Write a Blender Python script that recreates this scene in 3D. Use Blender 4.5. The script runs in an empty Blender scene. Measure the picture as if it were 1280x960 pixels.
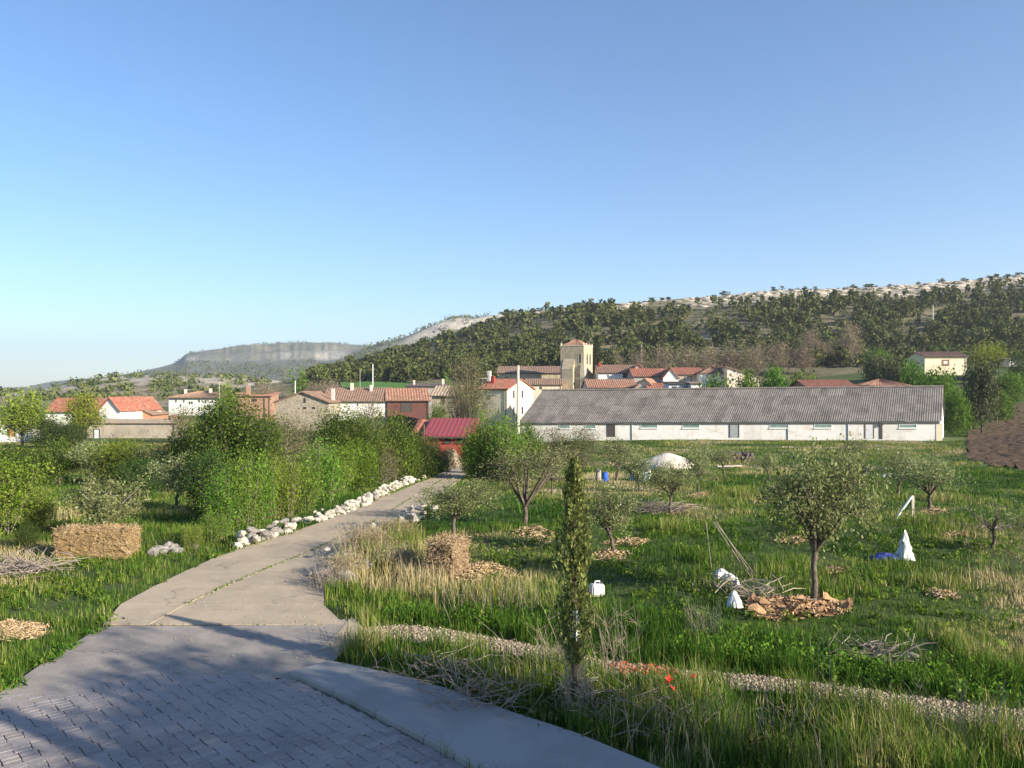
import bpy, bmesh, math, random
import numpy as np
from mathutils import Vector, Matrix
R_ = math.radians
random.seed(7); rng = np.random.default_rng(7)
SC = bpy.context.scene; COL = SC.collection

# ------------------------------------------------------------------ camera, sky, sun, exposure
EYE, F, CX, HY = 4.7, 1030.0, 640.0, 488.0
cd = bpy.data.cameras.new('camera'); cam = bpy.data.objects.new('camera', cd); COL.objects.link(cam)
cam.location = (0, 0, EYE); cam.rotation_euler = (R_(90), 0, 0)
cd.sensor_width = 36; cd.lens = 36 * F / 1280; cd.shift_y = (HY - 480) / 1280
cd.clip_start = .1; cd.clip_end = 30000
SC.camera = cam
SUN_EL = 21.0
SUN_D = Vector((.842, -.539, 0)).normalized() * math.cos(R_(SUN_EL)) + Vector((0, 0, math.sin(R_(SUN_EL))))
W = bpy.data.worlds.new('World'); SC.world = W; W.use_nodes = True
wn = W.node_tree.nodes; wl = W.node_tree.links
sky = wn.new('ShaderNodeTexSky'); sky.sky_type = 'NISHITA'; sky.sun_disc = False
sky.sun_elevation = R_(SUN_EL); sky.sun_rotation = math.atan2(SUN_D.x, SUN_D.y)
sky.altitude = 900; sky.air_density = 1.0; sky.dust_density = .6; sky.ozone_density = 3.0
bg = next(n for n in wn if n.type == 'BACKGROUND'); bg.inputs['Strength'].default_value = .09
hs_ = wn.new('ShaderNodeHueSaturation'); hs_.inputs['Saturation'].default_value = 1.13; hs_.inputs['Hue'].default_value = .502; wl.new(sky.outputs[0], hs_.inputs['Color']); wl.new(hs_.outputs[0], bg.inputs[0])
sl = bpy.data.lights.new('sun', 'SUN'); so = bpy.data.objects.new('sun', sl); COL.objects.link(so)
sl.energy = 5.0; sl.angle = R_(.5); sl.color = (1, .90, .74)
so.rotation_euler = SUN_D.to_track_quat('Z', 'Y').to_euler()
SC.view_settings.view_transform = 'Standard'; SC.view_settings.look = 'None'
SC.view_settings.exposure = 1.25; SC.view_settings.gamma = 1

# ------------------------------------------------------------------ helpers
def sst(a, b, t):
    t = np.clip((np.asarray(t, float) - a) / (b - a), 0, 1); return t * t * (3 - 2 * t)
def lin(a, b, t): return np.clip((np.asarray(t, float) - a) / (b - a), 0, 1)
_perm = np.random.default_rng(3).random((256, 256))
def vnoise(x, y):
    x = np.asarray(x, float); y = np.asarray(y, float)
    xi = np.floor(x).astype(int); yi = np.floor(y).astype(int); fx = x - xi; fy = y - yi
    fx = fx * fx * (3 - 2 * fx); fy = fy * fy * (3 - 2 * fy)
    a = _perm[xi & 255, yi & 255]; b = _perm[(xi + 1) & 255, yi & 255]
    c = _perm[xi & 255, (yi + 1) & 255]; d = _perm[(xi + 1) & 255, (yi + 1) & 255]
    return (a * (1 - fx) + b * fx) * (1 - fy) + (c * (1 - fx) + d * fx) * fy
def fbm(x, y, o=4):
    s = 0; a = .5
    for i in range(o):
        s = s + a * vnoise(np.asarray(x) * 2 ** i + 17.3 * i, np.asarray(y) * 2 ** i + 9.1 * i); a *= .5
    return s
def g(x, y):                                   # height of the terrain sheet
    x = np.asarray(x, float); y = np.asarray(y, float); b = x / np.maximum(y, 5)
    right = sst(-20, 30, x)
    z = -(3.3 * (1 - right) + 2.4 * right) * lin(28, 122, y)
    rise = np.interp(b, [-.7, -.2, -.05, .1, .2, .3, .45, .7], [2.4, 2.2, 3.6, 5.0, 6.5, 9, 13, 15])
    z = z + rise * sst(128, 236, y)
    z = z + sst(-4, 26, x - .552 * y) * 3.0 * lin(56, 112, y) * (1 - .75 * sst(108, 124, y))      # bank and ploughed field
    z = z - sst(300, 900, y) * 12
    return z
def gz(x, y): return float(g(x, y))
def at(px, py, D): return Vector(((px - CX) / F * D, D, EYE - (py - HY) / F * D))
def gp(px, py):                                # where the sight line through a spot of the photo meets the ground
    D = 5.0
    lo, hi = 3.0, 240.0
    for i in range(400):
        D = lo * (hi / lo) ** (i / 399)
        p = at(px, py, D)
        if p.z <= gz(p.x, p.y): break
    a, b = D / (hi / lo) ** (1 / 399), D
    for _ in range(20):
        m = (a + b) / 2; p = at(px, py, m)
        if p.z <= gz(p.x, p.y): b = m
        else: a = m
    p = at(px, py, b); return Vector((p.x, p.y, gz(p.x, p.y)))
def poly(pts): return np.array([gp(*p)[:2] for p in pts])
def inside(P, x, y):
    r = np.zeros(len(x), bool); n = len(P)
    for i in range(n):
        x0, y0 = P[i]; x1, y1 = P[(i + 1) % n]
        if y0 == y1: continue
        c = ((y0 > y) != (y1 > y)) & (x < (x1 - x0) * (y - y0) / (y1 - y0) + x0)
        r ^= c
    return r

def link(name, me, parent=None, mats=()):
    o = bpy.data.objects.new(name, me); COL.objects.link(o)
    if me is not None:
        for m in mats:
            if m.name not in me.materials: me.materials.append(m)
    if parent is not None: o.parent = parent
    return o
def tag(o, label=None, cat=None, group=None, kind=None):
    if label: o['label'] = label
    if cat: o['category'] = cat
    if group: o['group'] = group
    if kind: o['kind'] = kind
    return o
def empty(name, loc, label=None, cat=None, group=None, rz=0):
    o = bpy.data.objects.new(name, None); COL.objects.link(o); o.location = loc; o.rotation_euler[2] = rz
    o.empty_display_size = .2
    return tag(o, label, cat, group)
def npmesh(name, V, Fc, tint=None, smooth=False, midx=None):
    V = np.asarray(V, np.float32); Fc = np.asarray(Fc, np.int32); n, k = Fc.shape
    me = bpy.data.meshes.new(name)
    me.vertices.add(len(V)); me.vertices.foreach_set('co', V.ravel())
    me.loops.add(n * k); me.loops.foreach_set('vertex_index', Fc.ravel())
    me.polygons.add(n); me.polygons.foreach_set('loop_start', np.arange(0, n * k, k, dtype=np.int32))
    if smooth: me.polygons.foreach_set('use_smooth', np.ones(n, bool))
    if midx is not None: me.polygons.foreach_set('material_index', np.asarray(midx, np.int32))
    if tint is not None:
        a = me.attributes.new('tint', 'FLOAT', 'FACE'); a.data.foreach_set('value', np.asarray(tint, np.float32))
    me.update(calc_edges=True)
    return me
class MB:
    def __init__(s): s.v = []; s.f = []; s.m = []
    def add(s, vs, fs, mi=0):
        o = len(s.v); s.v += [tuple(v) for v in vs]; s.f += [tuple(i + o for i in f) for f in fs]; s.m += [mi] * len(fs); return s
    def box(s, x0, x1, y0, y1, z0, z1, mi=0):
        return s.add([(x0, y0, z0), (x1, y0, z0), (x1, y1, z0), (x0, y1, z0), (x0, y0, z1), (x1, y0, z1), (x1, y1, z1), (x0, y1, z1)],
                     [(3, 2, 1, 0), (4, 5, 6, 7), (0, 1, 5, 4), (1, 2, 6, 5), (2, 3, 7, 6), (3, 0, 4, 7)], mi)
    def tube(s, pts, rad, n=5, mi=0, cap=True):
        pts = [Vector(p) for p in pts]; rad = rad if hasattr(rad, '__len__') else [rad] * len(pts)
        o = len(s.v)
        for i, p in enumerate(pts):
            d = (pts[min(i + 1, len(pts) - 1)] - pts[max(i - 1, 0)])
            d = d.normalized() if d.length > 1e-6 else Vector((0, 0, 1))
            a = d.cross(Vector((.3, .9, .1))); a = a.normalized() if a.length > 1e-4 else Vector((1, 0, 0)); b = d.cross(a)
            for k in range(n):
                t = 2 * math.pi * k / n; s.v.append(tuple(p + (a * math.cos(t) + b * math.sin(t)) * rad[i]))
        for i in range(len(pts) - 1):
            for k in range(n):
                s.f.append((o + i * n + k, o + i * n + (k + 1) % n, o + (i + 1) * n + (k + 1) % n, o + (i + 1) * n + k)); s.m.append(mi)
        if cap:
            s.f.append(tuple(o + k for k in range(n))[::-1]); s.f.append(tuple(o + (len(pts) - 1) * n + k for k in range(n))); s.m += [mi, mi]
        return s
    def mesh(s, name, smooth=False):
        me = bpy.data.meshes.new(name); me.from_pydata(s.v, [], s.f); me.update()
        me.polygons.foreach_set('material_index', s.m)
        if smooth: me.polygons.foreach_set('use_smooth', [True] * len(s.f))
        return me
    def obj(s, name, mats, parent=None, smooth=False):
        mats = mats if isinstance(mats, (list, tuple)) else [mats]
        return link(name, s.mesh(name, smooth), parent, mats)

# ------------------------------------------------------------------ materials
class N:
    def __init__(s, name):
        s.m = bpy.data.materials.new(name); s.m.use_nodes = True; s.t = s.m.node_tree; s.n = s.t.nodes; s.l = s.t.links
        s.n.clear(); s.out = s.n.new('ShaderNodeOutputMaterial')
    def node(s, t, **kw):
        n = s.n.new(t)
        for k, v in kw.items(): setattr(n, k, v)
        return n
    def put(s, n, i, v):
        if isinstance(v, bpy.types.NodeSocket): s.l.new(v, n.inputs[i])
        elif v is not None:
            if isinstance(v, tuple) and len(v) == 3 and n.inputs[i].type == 'RGBA': v = v + (1,)
            n.inputs[i].default_value = v
    def coord(s, kind='world'):
        if kind == 'world': return s.node('ShaderNodeNewGeometry').outputs['Position']
        return s.node('ShaderNodeTexCoord').outputs['Object']
    def noise(s, co, scale, detail=4, rough=.55, stretch=None, dist=0):
        if stretch:
            mp = s.node('ShaderNodeMapping'); mp.inputs['Scale'].default_value = stretch; s.l.new(co, mp.inputs[0]); co = mp.outputs[0]
        n = s.node('ShaderNodeTexNoise'); s.l.new(co, n.inputs['Vector']); n.inputs['Scale'].default_value = scale
        n.inputs['Detail'].default_value = detail; n.inputs['Roughness'].default_value = rough; n.inputs['Distortion'].default_value = dist
        return n.outputs[0]
    def ramp(s, fac, stops):
        r = s.node('ShaderNodeValToRGB'); e = r.color_ramp.elements
        while len(e) < len(stops): e.new(.5)
        for i, (p, c) in enumerate(stops):
            e[i].position = p; e[i].color = (c, c, c, 1) if not isinstance(c, tuple) else c + (1,)
        s.l.new(fac, r.inputs[0]); return r.outputs[0]
    def mix(s, fac, a, b, mode='MIX'):
        n = s.node('ShaderNodeMix', data_type='RGBA', blend_type=mode)
        s.put(n, 0, fac); s.put(n, 6, a); s.put(n, 7, b); return n.outputs[2]
    def math(s, op, a, b=None):
        n = s.node('ShaderNodeMath', operation=op); s.put(n, 0, a); s.put(n, 1, b); return n.outputs[0]
    def bump(s, h, strength=.5, dist=.05):
        n = s.node('ShaderNodeBump'); n.inputs['Strength'].default_value = strength; n.inputs['Distance'].default_value = dist
        s.l.new(h, n.inputs['Height']); return n.outputs[0]
    def done(s, color, rough=.9, normal=None, transl=0, metal=0, spec=.3):
        p = s.node('ShaderNodeBsdfPrincipled'); s.put(p, 'Base Color', color); s.put(p, 'Roughness', rough); p.inputs['Metallic'].default_value = metal
        p.inputs['Specular IOR Level'].default_value = spec
        if normal is not None: s.l.new(normal, p.inputs['Normal'])
        sh = p.outputs[0]
        if transl:
            t = s.node('ShaderNodeBsdfTranslucent'); s.put(t, 0, color)
            mx = s.node('ShaderNodeMixShader'); mx.inputs[0].default_value = transl
            s.l.new(sh, mx.inputs[1]); s.l.new(t.outputs[0], mx.inputs[2]); sh = mx.outputs[0]
        s.l.new(sh, s.out.inputs[0]); return s.m
def rough_mat(name, base, layers=(), bump=None, rough=.9, kind='object', rnd=0, spec=.3, metal=0):
    """base colour with noise layers (scale, colour, lo, hi[, stretch]) and a bump (scale, strength, distance)"""
    s = N(name); co = s.coord(kind); c = base
    if isinstance(c, tuple):
        rgb = s.node('ShaderNodeRGB'); rgb.outputs[0].default_value = base + (1,); c = rgb.outputs[0]
    for L in layers:
        st = L[4] if len(L) > 4 else None
        c = s.mix(s.ramp(s.noise(co, L[0], 5, .6, st), [(L[2], 0.), (L[3], 1.)]), c, L[1])
    if rnd:
        oi = s.node('ShaderNodeObjectInfo'); v = s.math('MULTIPLY_ADD', oi.outputs['Random'], rnd * 2); s.n[-1].inputs[2].default_value = 1 - rnd
        hs = s.node('ShaderNodeHueSaturation'); s.put(hs, 'Value', v); s.put(hs, 'Color', c); c = hs.outputs[0]
    nm = s.bump(s.noise(co, bump[0], 5, .65), bump[1], bump[2]) if bump else None
    return s.done(c, rough, nm, 0, metal, spec)
def leaf_mat(name, stops, transl=.35, rnd=.12, rough=.55):
    s = N(name); at_ = s.node('ShaderNodeAttribute', attribute_name='tint')
    c = s.ramp(at_.outputs['Fac'], stops)
    oi = s.node('ShaderNodeObjectInfo')
    v = s.math('MULTIPLY_ADD', oi.outputs['Random'], rnd * 2); s.n[-1].inputs[2].default_value = 1 - rnd
    hs = s.node('ShaderNodeHueSaturation'); s.put(hs, 'Value', v); s.put(hs, 'Color', c)
    h = s.math('MULTIPLY_ADD', oi.outputs['Random'], .03); s.n[-1].inputs[2].default_value = .485; s.put(hs, 'Hue', h)
    return s.done(hs.outputs[0], .8, None, transl, 0, .08)

M = {}
M['bark'] = rough_mat('bark', (.10, .075, .055), [(6, (.2, .17, .14), .45, .7), (20, (.04, .03, .025), .5, .7)], (25, .8, .02))
M['pale_bark'] = rough_mat('pale_bark', (.30, .26, .21), [(8, (.15, .12, .09), .45, .7)], (25, .7, .02))
M['twig'] = rough_mat('twig', (.17, .135, .10), [(9, (.28, .24, .19), .45, .7)], (25, .5, .02))
M['dry_stem'] = rough_mat('dry_stem', (.42, .35, .24), [(5, (.26, .20, .14), .4, .7)])
M['dead_brush'] = rough_mat('dead_brush', (.20, .16, .13), [(5, (.33, .28, .24), .4, .7)])
def greens(d, m, l, y): return [(0., d), (.4, m), (.75, l), (1., y)]
M['grass'] = leaf_mat('grass_blades', [(0., (.020, .055, .008)), (.25, (.045, .108, .012)), (.5, (.115, .192, .024)), (.7, (.24, .25, .06)), (.85, (.36, .29, .13)), (1., (.50, .41, .24))], .28, 0)
M['leaf_apple'] = leaf_mat('apple_leaves', greens((.07, .085, .035), (.20, .235, .085), (.34, .37, .17), (.54, .53, .38)), .4)
M['leaf_olive'] = leaf_mat('grey_green_leaves', greens((.05, .065, .028), (.12, .135, .062), (.20, .21, .11), (.33, .32, .20)), .25)
M['leaf_vivid'] = leaf_mat('vivid_leaves', greens((.035, .08, .010), (.11, .21, .024), (.20, .31, .04), (.32, .40, .07)), .4)
M['leaf_yellow'] = leaf_mat('yellow_green_leaves', greens((.06, .10, .014), (.18, .25, .032), (.30, .35, .05), (.44, .44, .09)), .4)
M['leaf_dark'] = leaf_mat('dark_leaves', greens((.014, .030, .009), (.045, .08, .018), (.09, .135, .03), (.17, .20, .05)), .25)
M['leaf_mid'] = leaf_mat('mid_leaves', greens((.022, .046, .010), (.08, .132, .022), (.16, .215, .038), (.28, .31, .08)), .35)
M['leaf_brown'] = leaf_mat('budding_leaves', greens((.06, .062, .028), (.155, .15, .065), (.24, .215, .11), (.33, .29, .17)), .3)
M['leaf_pine'] = leaf_mat('pine_needles', greens((.028, .042, .014), (.095, .115, .036), (.165, .18, .058), (.24, .235, .09)), .2, .22)
M['leaf_bare'] = leaf_mat('bare_twigs', greens((.09, .07, .05), (.20, .155, .105), (.29, .235, .16), (.33, .29, .18)), .15, .15)
M['leaf_cypress'] = leaf_mat('cypress_sprays', greens((.08, .085, .03), (.20, .215, .06), (.31, .32, .10), (.43, .42, .17)), .35)
M['leaf_cypress_dark'] = leaf_mat('dark_cypress_sprays', greens((.008, .016, .007), (.018, .032, .012), (.03, .05, .018), (.05, .07, .025)), .1)

# ------------------------------------------------------------------ terrain sheet
def ground_mat():
    s = N('orchard_ground'); co = s.coord()
    c = s.mix(s.ramp(s.noise(co, .35, 6, .6), [(.35, 0.), (.65, 1.)]), (.045, .080, .014), (.095, .125, .028))
    c = s.mix(s.ramp(s.noise(co, 1.7, 6, .7), [(.58, 0.), (.78, .7)]), c, (.17, .15, .07))
    c = s.mix(s.ramp(s.noise(co, 9, 5, .7), [(.45, 0.), (.8, .5)]), c, (.03, .04, .012))
    nm = s.bump(s.noise(co, 5, 6, .75), .9, .15)
    return s.done(c, .95, nm)
M['ground'] = ground_mat()
nb, nd = 200, 260
bb = np.linspace(-1.45, 1.45, nb); dd = np.concatenate([np.linspace(-25, 8, 14), np.geomspace(8.5, 7000, nd - 14)])
B_, D_ = np.meshgrid(bb, dd)
X_ = B_ * np.maximum(D_ + 16, 26); Y_ = D_
Z_ = g(X_, Y_) + (fbm(X_ * .8, Y_ * .8, 3) - .45) * .10 * sst(14, 22, np.hypot(X_ + 3, Y_ - 5))* lin(400,100,Y_)
Z_ = Z_ - .05
def grid_faces(r, c):
    i = np.arange((r - 1) * (c - 1)); a = (i // (c - 1)) * c + i % (c - 1)
    return np.stack([a, a + 1, a + c + 1, a + c], 1)
ground = link('ground', npmesh('ground', np.stack([X_, Y_, Z_], -1).reshape(-1, 3), grid_faces(nd, nb), smooth=True), None, [M['ground']])
tag(ground, 'grassy orchard ground rolling down to the village', kind='structure')

# ------------------------------------------------------------------ hills
def hill_mat(name, forest, scrub, rock, tree_scale, f_lo, f_hi, rock_slope=(.55, .75), rock_noise=None, bump=(.08, 1., 4.)):
    s = N(name); co = s.coord(); geo = s.node('ShaderNodeNewGeometry')
    c = s.mix(s.ramp(s.noise(co, tree_scale, 6, .7), [(f_lo, 0.), (f_hi, 1.)]), scrub, forest)
    c = s.mix(s.ramp(s.noise(co, tree_scale * 4, 4, .7), [(.4, 0.), (.7, .6)]), c, forest)
    sx = s.node('ShaderNodeSeparateXYZ'); s.l.new(geo.outputs['True Normal'], sx.inputs[0])
    rk = s.mix(s.ramp(s.noise(co, tree_scale * 1.5, 6, .75, (1, 1, 3)), [(.35, 0.), (.7, 1.)]), rock, tuple(v * .45 for v in rock))
    m = s.ramp(sx.outputs[2], [(rock_slope[0], 1.), (rock_slope[1], 0.)])
    c = s.mix(m, c, rk)
    if rock_noise:
        a = s.node('ShaderNodeAttribute', attribute_name='bare')
        m2 = s.math('MULTIPLY', a.outputs['Fac'], s.ramp(s.noise(co, rock_noise, 6, .7), [(.26, 0.), (.44, 1.)]))
        c = s.mix(m2, c, rk)
    nm = s.bump(s.noise(co, tree_scale * 1.6, 6, .8), bump[1], bump[2])
    return s.done(c, .95, nm)
class Hill:
    def __init__(h, name, prof, Db, Dr, yb, shape, mat, n=(160, 60), relief=(2., .03), back=400, bare=None, label=None):
        px = np.array([p[0] for p in prof], float); py = np.array([p[1] for p in prof], float)
        h.px = px; h.py = py; h.Db = Db; h.Dr = Dr; h.yb = yb; h.shape = shape; h.relief = relief
        q = np.linspace(px[0], px[-1], n[0]); t = np.concatenate([np.linspace(0, 1, n[1]), [1.15, 1.5, 2.]])
        t = np.r_[-1., t]; Q, T = np.meshgrid(q, t)
        V = h.xyz(Q.ravel(), T.ravel(), back)
        me = npmesh(name, V, grid_faces(len(t), n[0]), smooth=False)
        a = me.attributes.new('bare', 'FLOAT', 'POINT')
        bv = np.zeros(len(V)) if bare is None else bare(Q.ravel(), T.ravel())
        a.data.foreach_set('value', np.asarray(bv, np.float32))
        h.o = tag(link(name, me, None, [mat]), label, kind='structure')
    def xyz(h, Q, T, back=400):
        Q = np.asarray(Q, float); T = np.asarray(T, float)
        ip = lambda v: np.interp(Q, h.px, v) if hasattr(v, '__len__') else np.full_like(Q, v)
        Db, Dr = ip(h.Db), ip(h.Dr); tc = np.clip(T, 0, 1)
        D = Db + (Dr - Db) * tc + np.clip(T - 1, 0, 1) * back
        x = (Q - CX) / F * D
        zb = EYE - (ip(h.yb) - HY) / F * Db; zr = EYE - (ip(h.py) - HY) / F * Dr
        D = np.where(T < 0, D - 26, D); x = (Q - CX) / F * D
        z = zb + (zr - zb) * h.shape(tc, Q) - np.clip(T - 1, 0, 1) * (zr - zb) * .25
        r = (fbm(x * h.relief[1], D * h.relief[1], 5) - .48) * 2 * h.relief[0] * np.sin(np.pi * np.clip(tc, .03, .93)) ** .6
        z = np.where(T < 0, g(x, D) - 1.5, z + r)
        return np.stack([x, D, z], -1)

s1 = lambda t, q: np.interp(t, [0, .3, .62, .80, .90, .935, .965, 1.], [0, .25, .62, .80, .875, .925, .97, 1.])
P1 = [(300, 492), (380, 475), (420, 465), (470, 449), (520, 434), (560, 422), (600, 408), (640, 396), (680, 388), (720, 383), (760, 380), (800, 377), (840, 374), (900, 370), (960, 365), (1020, 362), (1080, 360), (1140, 357), (1200, 352), (1280, 345), (1400, 318), (1550, 260), (1800, 190), (2164, 110), (2500, 70)]  # past the right frame edge the unseen ridge is raised to shade the slope
pxs = [p[0] for p in P1]
M['hill_near'] = hill_mat('pine_hillside', (.08, .08, .035), (.20, .17, .10), (.50, .43, .33), .16, .42, .66, (.45, .68), .12, bump=(.1, .8, .8))
hill1 = Hill('hill', P1, list(np.interp(pxs, [380, 640, 1280, 1800, 2500], [262, 252, 240, 225, 205])),
             list(np.interp(pxs, [380, 640, 1280, 1600, 2164, 2500], [470, 440, 420, 390, 265, 230])),
             list(np.interp(pxs, [300, 640, 900, 1280, 2500], [486, 474, 464, 455, 455])), s1, M['hill_near'], (380, 80), (3.0, .03), 160,
             bare=lambda q, t: sst(780, 930, q) * sst(.74, .84, t) + .8 * np.exp(-((q - 560) / 28) ** 2 - ((t - .62) / .09) ** 2) + .7 * np.exp(-((q - 755) / 20) ** 2 - ((t - .25) / .07) ** 2)+ .7 * np.exp(-((q - 880) / 16) ** 2 - ((t - .36) / .06) ** 2),
             label='pine covered limestone hillside above the village')
s2 = lambda t, q: np.interp(t, [0, .5, .8, .865, .885, 1.], [0, .5, .70, .74, .95, 1.])
M['hill_mid'] = hill_mat('forested_ridge', (.050, .068, .036), (.15, .15, .09), (.50, .45, .38), .035, .38, .64, (.45, .7), .03, bump=(.1, .8, 4.))
hill2 = Hill('hill', [(360, 486), (420, 456), (460, 437), (500, 425), (530, 412), (550, 404), (565, 399), (590, 399), (612, 395), (650, 393), (760, 395), (900, 400)], 800, 1500, 478, s2, M['hill_mid'], (200, 130), (7, .012), 600, bare=lambda q, t: sst(500, 540, q) * sst(.855, .865, t) * (1 - sst(.905, .92, t)), label='forested ridge with a pale cliff beyond the pines')
def s3(t, q):
    w = .008 * (fbm(q * .30, t * 5, 5) - .5) * 2 + .03 * (fbm(q * .035, q * .01, 3) - .5)
    a = np.interp(t + w, [0, .45, .62, .70, .735, .80, .83, .96, 1.02], [0, .30, .46, .56, .70, .76, .93, .985, 1.])
    b = np.interp(t, [0, .5, 1.], [0, .5, 1.])
    k = sst(215, 300, q) * (1 - sst(400, 470, q)); return a * k + b * (1 - k)
M['hill_far'] = hill_mat('mesa_slopes', (.062, .080, .045), (.20, .185, .12), (.48, .43, .35), .02, .40, .66, (.3, .5), .02, bump=(.1, .8, 8.))
mesa = Hill('hill', [(90, 487), (130, 474), (160, 467), (200, 459), (222, 452), (232, 442), (260, 437), (300, 433), (340, 430), (380, 428), (420, 430), (460, 432), (500, 434), (600, 436), (800, 440)], 1500, 2700, 482, s3, M['hill_far'], (320, 150), (10, .006), 1200, bare=lambda q, t: sst(218, 240, q) * (1 - sst(425, 445, q)) * sst(.64, .70, t) * (1 - sst(.735, .84, t + .05 * (fbm(q * .2, t * 3, 3) - .5))) * (.15 + .85 * sst(.36, .58, fbm(q * .045, q * .01 + 3, 4))), label='distant flat topped mesa with limestone cliffs')
hill4 = Hill('hill', [(-700, 470), (-300, 480), (-100, 487), (0, 486), (30, 484), (60, 478), (90, 474), (120, 472), (150, 475), (200, 480), (260, 486)], 2600, 3600, 487, lambda t, q: t, M['hill_far'], (150, 40), (16, .004), 900, label='hazy wooded hill at the end of the valley')
M['hill_scrub'] = hill_mat('rocky_scrub_slope', (.08, .085, .04), (.30, .24, .16), (.54, .47, .37), .11, .46, .62, (.5, .74), .09, bump=(.1, .8, 1.))
hill5 = Hill('hill', [(-300, 496), (-60, 492), (20, 490), (60, 487), (100, 478), (130, 472), (200, 469), (260, 470), (330, 475), (400, 482), (470, 488)], 300, 560, 504, lambda t, q: t ** .9, M['hill_scrub'], (220, 60), (4., .035), 160,
             bare=lambda q, t: sst(.25, .8, t) * .9, label='rocky scrub slope behind the left houses')
# green field at the foot of the pines
def sheet(name, pts, mat, label, lift=.03, res=14, kind='structure', parent=None, edge=0.):
    P = np.array([tuple(p)[:2] for p in pts]); bm = bmesh.new()
    vs = [bm.verts.new((x, y, 0)) for x, y in P]; bm.faces.new(vs)
    ext = max(np.ptp(P[:, 0]), np.ptp(P[:, 1]))
    for ax in (0, 1):
        lo, hi = P[:, ax].min(), P[:, ax].max(); st = ext / res
        n = int((hi - lo) / st)
        for i in range(1, n + 1):
            co = [0, 0, 0]; no = [0, 0, 0]; co[ax] = lo + (hi - lo) * i / (n + 1); no[ax] = 1
            bmesh.ops.bisect_plane(bm, geom=bm.verts[:] + bm.edges[:] + bm.faces[:], plane_co=co, plane_no=no)
    for v in bm.verts:
        v.co.z = gz(v.co.x, v.co.y) + lift
    bmesh.ops.recalc_face_normals(bm, faces=bm.faces)
    for f in bm.faces:
        if f.normal.z < 0: f.normal_flip()
    me = bpy.data.meshes.new(name); bm.to_mesh(me); bm.free()
    o = link(name, me, parent, [mat]); tag(o, label, kind=kind); return o

# ------------------------------------------------------------------ road, apron, pavers, pavement
def concrete_mat(name, base, dark, pale, speck, crack):
    s = N(name); co = s.coord(); c = s.mix(s.ramp(s.noise(co, .55, 6, .65), [(.40, 0.), (.64, 1.)]), base, dark)
    c = s.mix(s.ramp(s.noise(co, 2.6, 6, .7), [(.5, 0.), (.72, .9)]), c, pale)
    c = s.mix(s.ramp(s.noise(co, 1.3, 6, .7, (1, .35, 1)), [(.56, 0.), (.74, .7)]), c, tuple(v * .72 for v in dark))
    c = s.mix(s.ramp(s.noise(co, 45, 3, .6), [(.56, 0.), (.70, .8)]), c, speck)
    wb = s.node('ShaderNodeVectorMath', operation='ADD'); nz = s.node('ShaderNodeTexNoise'); nz.inputs['Scale'].default_value = 1.8; s.l.new(co, nz.inputs['Vector'])
    sc_ = s.node('ShaderNodeVectorMath', operation='SCALE'); s.l.new(nz.outputs[1], sc_.inputs[0]); sc_.inputs['Scale'].default_value = .9; s.l.new(co, wb.inputs[0]); s.l.new(sc_.outputs[0], wb.inputs[1])
    v = s.node('ShaderNodeTexVoronoi', feature='DISTANCE_TO_EDGE'); v.inputs['Scale'].default_value = crack; s.l.new(wb.outputs[0], v.inputs['Vector'])
    m = s.math('MULTIPLY', s.ramp(v.outputs['Distance'], [(0., 1.), (.012, 0.)]), s.ramp(s.noise(co, .7, 3, .6), [(.5, 0.), (.6, .5)]))
    c = s.mix(m, c, (.07, .06, .045))
    return s.done(c, .92, s.bump(s.noise(co, 55, 5, .65), .5, .015))
M['concrete'] = concrete_mat('worn_concrete', (.43, .345, .245), (.33, .265, .19), (.48, .395, .29), (.24, .2, .15), .34)
M['apron'] = concrete_mat('tinted_concrete', (.31, .27, .235), (.25, .22, .195), (.36, .315, .275), (.2, .18, .16), .25)
M['soil'] = rough_mat('joint_soil', (.10, .085, .055), [(6, (.05, .075, .02), .5, .65), (25, (.17, .14, .10), .5, .7)], (30, .8, .03), .95, 'world')
M['paver'] = rough_mat('paver', (.285, .25, .235), [(1.2, (.22, .195, .19), .4, .65), (30, (.34, .305, .28), .5, .75)], (90, .4, .008), .85, 'world', .12)
M['pavement'] = rough_mat('pavement_concrete', (.30, .29, .28), [(.8, (.24, .23, .22), .4, .65), (50, (.36, .35, .33), .5, .75)], (80, .3, .008), .9, 'world')
M['gravel_base'] = rough_mat('gravel_base', (.33, .265, .19), [(10, (.23, .18, .13), .45, .65), (60, (.43, .36, .27), .5, .7)], (50, 1., .04), .95, 'world')
M['field_soil'] = rough_mat('ploughed_soil', (.125, .078, .043), [(1.5, (.08, .048, .027), .4, .65), (6, (.20, .13, .078), .55, .75)], (9, 1., .12), .95, 'world')
M['wheat'] = rough_mat('young_wheat', (.055, .15, .02), [(.15, (.085, .18, .035), .4, .6)], (3, .8, .1), .9, 'world')
EL = {'py': [560, 578, 592, 607, 632, 660, 690, 725, 755, 782], 'L': [574, 563, 552, 514, 455, 385, 285, 210, 152, 128],
      'C': [580, 572, 566, 541, 500, 455, 388, 302, 235, 187], 'R': [590, 588, 585, 566, 536, 500, 440, 408, 404, 432]}
def edge_at(k, py): return gp(float(np.interp(py, EL['py'], EL[k])), py)
st_py = [782, 757, 735, 714, 696, 680, 666, 654, 643, 633, 624, 616, 608, 601, 595, 590, 585, 581, 577, 572]
base_pts = [edge_at('L', p) for p in st_py] + [edge_at('R', p) for p in st_py[::-1]]
road = sheet('road', base_pts, M['soil'], 'concrete lane curving from the paved foreground towards the village', .004, 22)
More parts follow.
